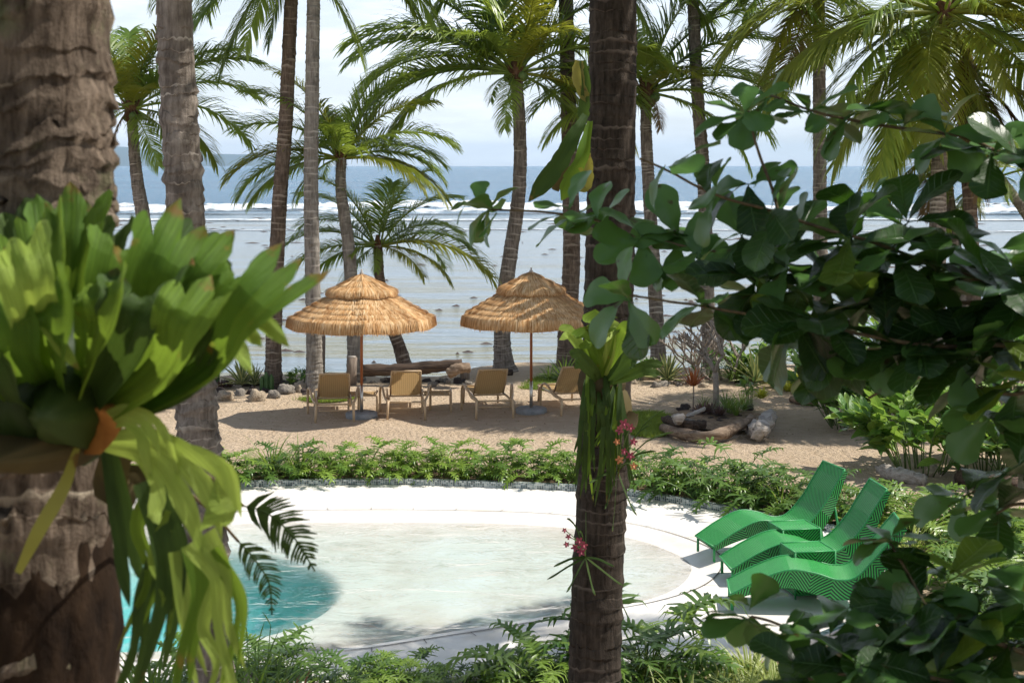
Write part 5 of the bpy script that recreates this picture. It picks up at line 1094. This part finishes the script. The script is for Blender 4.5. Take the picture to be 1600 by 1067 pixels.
# cacti
def cactus(label,px,py,cols,seed):
    p=gp(px,py); o=thing('column_cactus',label,'cactus',p); rg=random.Random(seed)
    for (dx,dy,h,r) in cols:
        mb=MB(); P=[Vector((dx,dy,-.05+(h+.05)*k/10)) for k in range(11)]; rr=[r*(1-.1*abs(k/10-.5)) for k in range(9)]+[r*.75,r*.2]; tube(mb,P,rr,24,rfun=lambda i,th,q:(q*(1+.16*math.cos(th*6)),0,0)); build('column',mb,M['cactus'],o)
cactus('dense clump of short green column cacti by the red logs',242,612,[(-.2,0,.45,.05),(-.08,.05,.55,.055),(.04,0,.62,.055),(.15,.06,.5,.05),(.25,0,.42,.05),(-.3,.05,.35,.045),(-.02,-.08,.4,.05)],1)
cactus('tall dark two column cactus right of the ringed grey trunk',334,604,[(0,0,.75,.075),(-.09,.05,.72,.06),(.03,.1,.55,.06)],2)
cactus('short green column cacti in the middle of the left rock border',416,612,[(0,0,.38,.045),(.09,.03,.33,.045),(-.08,0,.30,.04)],3)
cactus('dark column cactus half hidden behind the staghorn fern',196,606,[(0,0,.6,.07),(.12,.05,.42,.06)],4)
agave('spiky yellow green agave on the left rock border',*gp(378,606).xy,.05,.55,34,1); agave('smaller green agave right of the yellow one',*gp(398,606).xy,.05,.42,26,2)
agave('grey green agave with cream edges behind the driftwood garden',*gp(1043,598).xy,.02,.62,32,3); agave('dark agave behind the small bare tree',*gp(1180,600).xy,.02,.7,26,4)
strap('strap_bush','round strap leaved bush behind the leftmost lounger','bush',*gp(492,599).xy,.0,1.0,'lily',1); strap('strap_bush','spreading strap leaved bush right of the second umbrella','bush',*gp(882,597).xy,.0,1.25,'lily',2)
strap('strap_bush','smaller strap leaved tuft right of the round bush','bush',*gp(905,594).xy,.0,1.05,'lily',0); strap('strap_bush','low strap leaved tuft left of the spreading bush','bush',*gp(858,595).xy,.0,.8,'lily',1)
broad_shrub('small pale leaved shrub left of the strap bush',*gp(455,606).xy,0,.3,.35,60,.14,3,.8)
broad_shrub('low green shrub between the rocks and the strap bush',*gp(475,600).xy,0,.28,.3,60,.12,4,.5)
strap('rosette_plant','purple rosette plant in the left rock border','plant',*gp(345,608).xy,.02,.9,'purple',1,'purple rosettes on the left border'); strap('rosette_plant','purple rosette plant in the left rock border','plant',*gp(358,606).xy,.02,.8,'purple',2,'purple rosettes on the left border')
lawn([(-3.9,28.2),(-3.4,28.6),(-2.9,28.5),(-3.1,28.0),(-3.6,27.9)],'tiny grass patch beside the left rock border',5,2500)
lawn([(.2,29.6),(.6,31.2),(1.6,31.4),(2.0,30),(1.1,29.2)],'grass round the spreading strap bush',6,6000)

# driftwood garden in the sand
gc=gp(1120,662)
log_obj('curved rugged driftwood log along the front of the small tree garden',[gp(1035,668,.10),gp(1075,680,.10),gp(1120,680,.12),gp(1150,668,.16),gp(1176,655,.22)],.085,'drift',6,rough=.5)
log_obj('dark lower driftwood piece under the front log',[gp(1040,655,.12),gp(1070,664,.16),gp(1100,664,.12)],.08,'logwood',7,rough=.5)
log_obj('bleached grey driftwood root at the right end of the garden',[gp(1176,668,.12),gp(1186,676,.16),gp(1196,664,.2),gp(1206,648,.26)],.12,'drift_grey',8,rough=.7)
log_obj('bleached upright driftwood knob at the left of the garden',[gp(1060,655,.0),gp(1058,655,.15),gp(1062,654,.34)],.085,'drift_grey',12,rough=.6)
log_obj('thin grey driftwood branch reaching left from the small tree',[gp(1072,650,.25),gp(1086,645,.3),gp(1102,638,.36)],.035,'drift_grey',13,rough=.5)
blob_sheet('garden_bed',[(2.6,25.0),(2.7,26.3),(3.4,26.8),(4.2,26.4),(4.3,25.3),(3.6,24.6)],.06,M['soil'],'soil of the small driftwood garden')
for i in range(26):
    p=gp(rg.uniform(1062,1175),rg.uniform(638,668)); rock('dark coral stone inside the driftwood garden',p.x,p.y,.0,rg.uniform(.07,.13),'rock_dark' if i%3 else 'rock',i,'stones in the driftwood garden')
for i,(px,py) in enumerate(((1190,660),(1204,655),(1199,672),(1183,681))): rock('bleached coral lump at the right end of the garden',*gp(px,py).xy,.0,.10,'rock',i,'coral lumps at the garden end')
for i,(px,py,k,sc,z) in enumerate(((1096,655,'purple',1.0,.1),(1124,660,'purple',.9,.12),(1134,648,'lily',.7,.1),(1150,658,'grass',.8,.1),(1163,650,'lily',.55,.1),(1100,646,'grass',.6,.1))): strap('garden_tuft',('purple rosette between the dark stones of the driftwood garden','second purple rosette near the front log of the garden','low green strap tuft right of the small tree trunk','grassy tuft behind the front log of the garden','small strap tuft at the right of the driftwood garden','thin grassy tuft left of the small tree trunk')[i],'plant',*gp(px,py).xy,z,sc,k,i+1)
ft=thing('bare_frangipani','small bare branched frangipani tree in the driftwood garden','tree',gp(1118,645)); rg=random.Random(31); mb=MB(); mt=MB()
def fork(p,d,l,r,dep):
    q=p+d*l; P=catmull([p,p.lerp(q,.5)+Vector((rg.gauss(0,.02),rg.gauss(0,.02),0)),q],5); tube(mt if dep==0 else mb,P,[r,r*.96,r*.92,r*.88,r*.85,r*.82],7)
    if dep>=4: return
    for k in range(3 if dep in (0,1) else 2):
        a=rg.uniform(0,6.28); d2=(d+Vector((math.cos(a),math.sin(a)*.8,rg.uniform(-.1,.35)))*(.75 if dep<2 else .55)).normalized(); fork(q,d2,l*rg.uniform(.62,.85)*(.75 if dep==0 else 1),r*(.55 if dep==0 else .75),dep+1)
fork(Vector((0,0,-.05)),Vector((0,0,1)),.75,.06,0); build('trunk',mt,M['bare'],ft); build('branches',mb,M['bare'],ft)
f2=thing('bare_frangipani','second bare twiggy shrub behind the small tree garden','tree',gp(1075,598)); mb=MB(); mt=MB()
for k in range(5): fork(Vector((rg.gauss(0,.15),rg.gauss(0,.1),0)),Vector((rg.gauss(0,.3),rg.gauss(0,.2),1)).normalized(),.42,.022,1)
build('branches',mb,M['bare'],f2)
f3=thing('bare_frangipani','third bare multi stemmed shrub right behind the small tree','tree',gp(1150,596)); mb=MB(); mt=MB()
for k in range(6): fork(Vector((rg.gauss(0,.2),rg.gauss(0,.1),0)),Vector((rg.gauss(0,.4),rg.gauss(0,.2),1)).normalized(),.5,.03,1)
build('branches',mb,M['bare'],f3)
c1=strap('cordyline','orange red cordyline on a thin stem left of the small tree','plant',*gp(1083,640).xy,.42,1.0,'cordyline',0); mb=MB(); tube(mb,[(0,0,-.45),(.01,0,0)],.012,6); build('stem',mb,M['bare'],c1)
strap('strap_lily','green strap tuft at the foot of the small tree','plant',*gp(1140,655).xy,.1,.75,'lily',1); strap('spider_plant','cream striped tuft behind the green strap tuft','plant',*gp(1158,645).xy,.1,.85,'striped',2)
strap('yellow_croton','small yellow croton at the right of the small tree','plant',*gp(1190,642).xy,.22,.6,'yellow',1); strap('rosette_plant','low purple rosettes under the small tree','plant',*gp(1110,655).xy,.1,1.0,'purple',0)
broad_shrub('little bright leaved shrub right of the small tree',gp(1172,640).x,gp(1172,640).y,.05,.18,.55,36,.17,9,.9)

# shrub masses on the right
for i,(px,py,s) in enumerate(((1215,606,1.0),(1240,604,1.1),(1262,606,1.1),(1285,600,1.2),(1232,612,.9),(1258,614,.9),(1206,598,.9),(1278,612,.8))):
    p=gp(px,py); strap('yellow_croton',('yellow croton second from left in the back row at right','yellow croton in the middle of the back row at right','yellow croton third from the left in the back row at right','yellow croton rightmost in the back row, against the glossy shrub','left yellow croton of the front row beside the small brown log','middle yellow croton of the front row behind the small brown log','leftmost small yellow croton by the dark strap plants','low yellow croton at the right end of the front row')[i],'plant',p.x,p.y,0,s,'yellow',i,'yellow crotons at right')
broad_shrub('large glossy shrub behind the sand, left of the right pair',*gp(1325,668).xy,0,1.1,1.25,297,.42,11,.4)
broad_shrub('broad light green leafy shrub leaning over the sand at right',*gp(1440,738).xy,0,1.2,1.05,297,.44,12,.6)
broad_shrub('mid green leafy shrub between the log and the right edge',*gp(1540,730).xy,0,1.2,1.1,297,.42,21,.5)
broad_shrub('low dense green shrub filling the gap behind the light green shrub',*gp(1390,672).xy,0,1.0,.9,297,.38,22,.4)
broad_shrub('leafy lime green shrub at the right edge',*gp(1590,745).xy,0,.95,.9,261,.36,13,.5)
broad_shrub('tall dark glossy shrub behind the light green one',*gp(1500,640).xy,0,1.4,1.4,297,.38,14,.2)
broad_shrub('green shrub beyond the yellow crotons',*gp(1290,594).xy,0,1.0,.9,243,.28,15,.45)
broad_shrub('dense green bush behind the bare shrubs',*gp(1180,590).xy,0,.9,.75,243,.22,16,.4)
broad_shrub('dark bush at the far right by the shore',*gp(1420,592).xy,0,1.6,1.2,297,.34,17,.3)
broad_shrub('dark bush filling the right edge behind the lime shrub',*gp(1580,620).xy,0,1.5,1.3,297,.36,18,.25)
broad_shrub('low green bush right of the dark trunk on the shore',*gp(998,594).xy,0,.35,.45,80,.14,19,.2)
broad_shrub('low dark bush behind the cream edged agave',*gp(1100,590).xy,0,.5,.55,110,.15,20,.1)
for i in range(9):
    p=gp(rg.uniform(1130,1200),rg.uniform(590,600)); strap('strap_bush','dark strap plant behind the driftwood garden','plant',p.x,p.y,0,rg.uniform(.8,1.2),'lily',i,'dark strap plants behind the garden')
log_obj('short pale driftwood log on the sand in front of the light green shrub',[gp(1376,733,.08),gp(1405,742,.08),gp(1445,750,.06)],.10,'drift_grey',14,rough=.5)
log_obj('small brown log beside the yellow crotons',[gp(1236,624,.05),gp(1255,627,.06),gp(1275,630,.05)],.06,'drift',15,rough=.4)
rock('rounded brown rock under the light green shrub',*gp(1460,742).xy,0,.13,'rock_tan',1); rock('tan rock half hidden under the glossy shrub',*gp(1298,645).xy,0,.16,'rock_tan',3)
log_obj('dark driftwood at the right edge behind the almond leaves',[gp(1500,745,.08),gp(1540,752,.1),gp(1590,758,.08)],.12,'logwood',16,rough=.4)
# grey fibrous stump lower left, by the bamboo grass
p=(( 395-800)/FPX*11.9,11.9); o=thing('tree_stump','grey fibrous palm stump by the pool at the bottom left','stump',(p[0],p[1],0)); mb=MB(); tube(mb,[(0,0,0),(0,0,.2),(-.05,0,.36)],[.16,.12,.05],12,rfun=lambda i,th,r:(r*(1+.2*math.sin(th*5+i)),0,0)); build('stump',mb,M['bark_grey'],o)
mb=MB()
for i in range(50): a=rg.uniform(0,6.28); d=Vector((math.cos(a),math.sin(a),0)); ribbon(mb,[d*.05+Vector((0,0,.3)),d*.14+Vector((0,0,.22)),d*.2+Vector((0,0,rg.uniform(0,.12)))],[.004,.006,.002])
build('fibres',mb,M['bare'],o)
# sand litter
mb=MB()
for i in range(900):
    y=rg.uniform(20.9,31); x=rg.uniform(-.33,.33)*y; a=rg.uniform(0,6.28); l=rg.uniform(.01,.05); mb.add([(x,y,.035),(x+l*math.cos(a),y+l*math.sin(a),.045),(x+l*math.cos(a+.5),y+l*math.sin(a+.5),.033)],[(0,1,2)],None,rg.random())
tag(build('leaf_litter',mb,M['frond_dead']),'scattered dry leaf bits on the sand',kind='stuff')
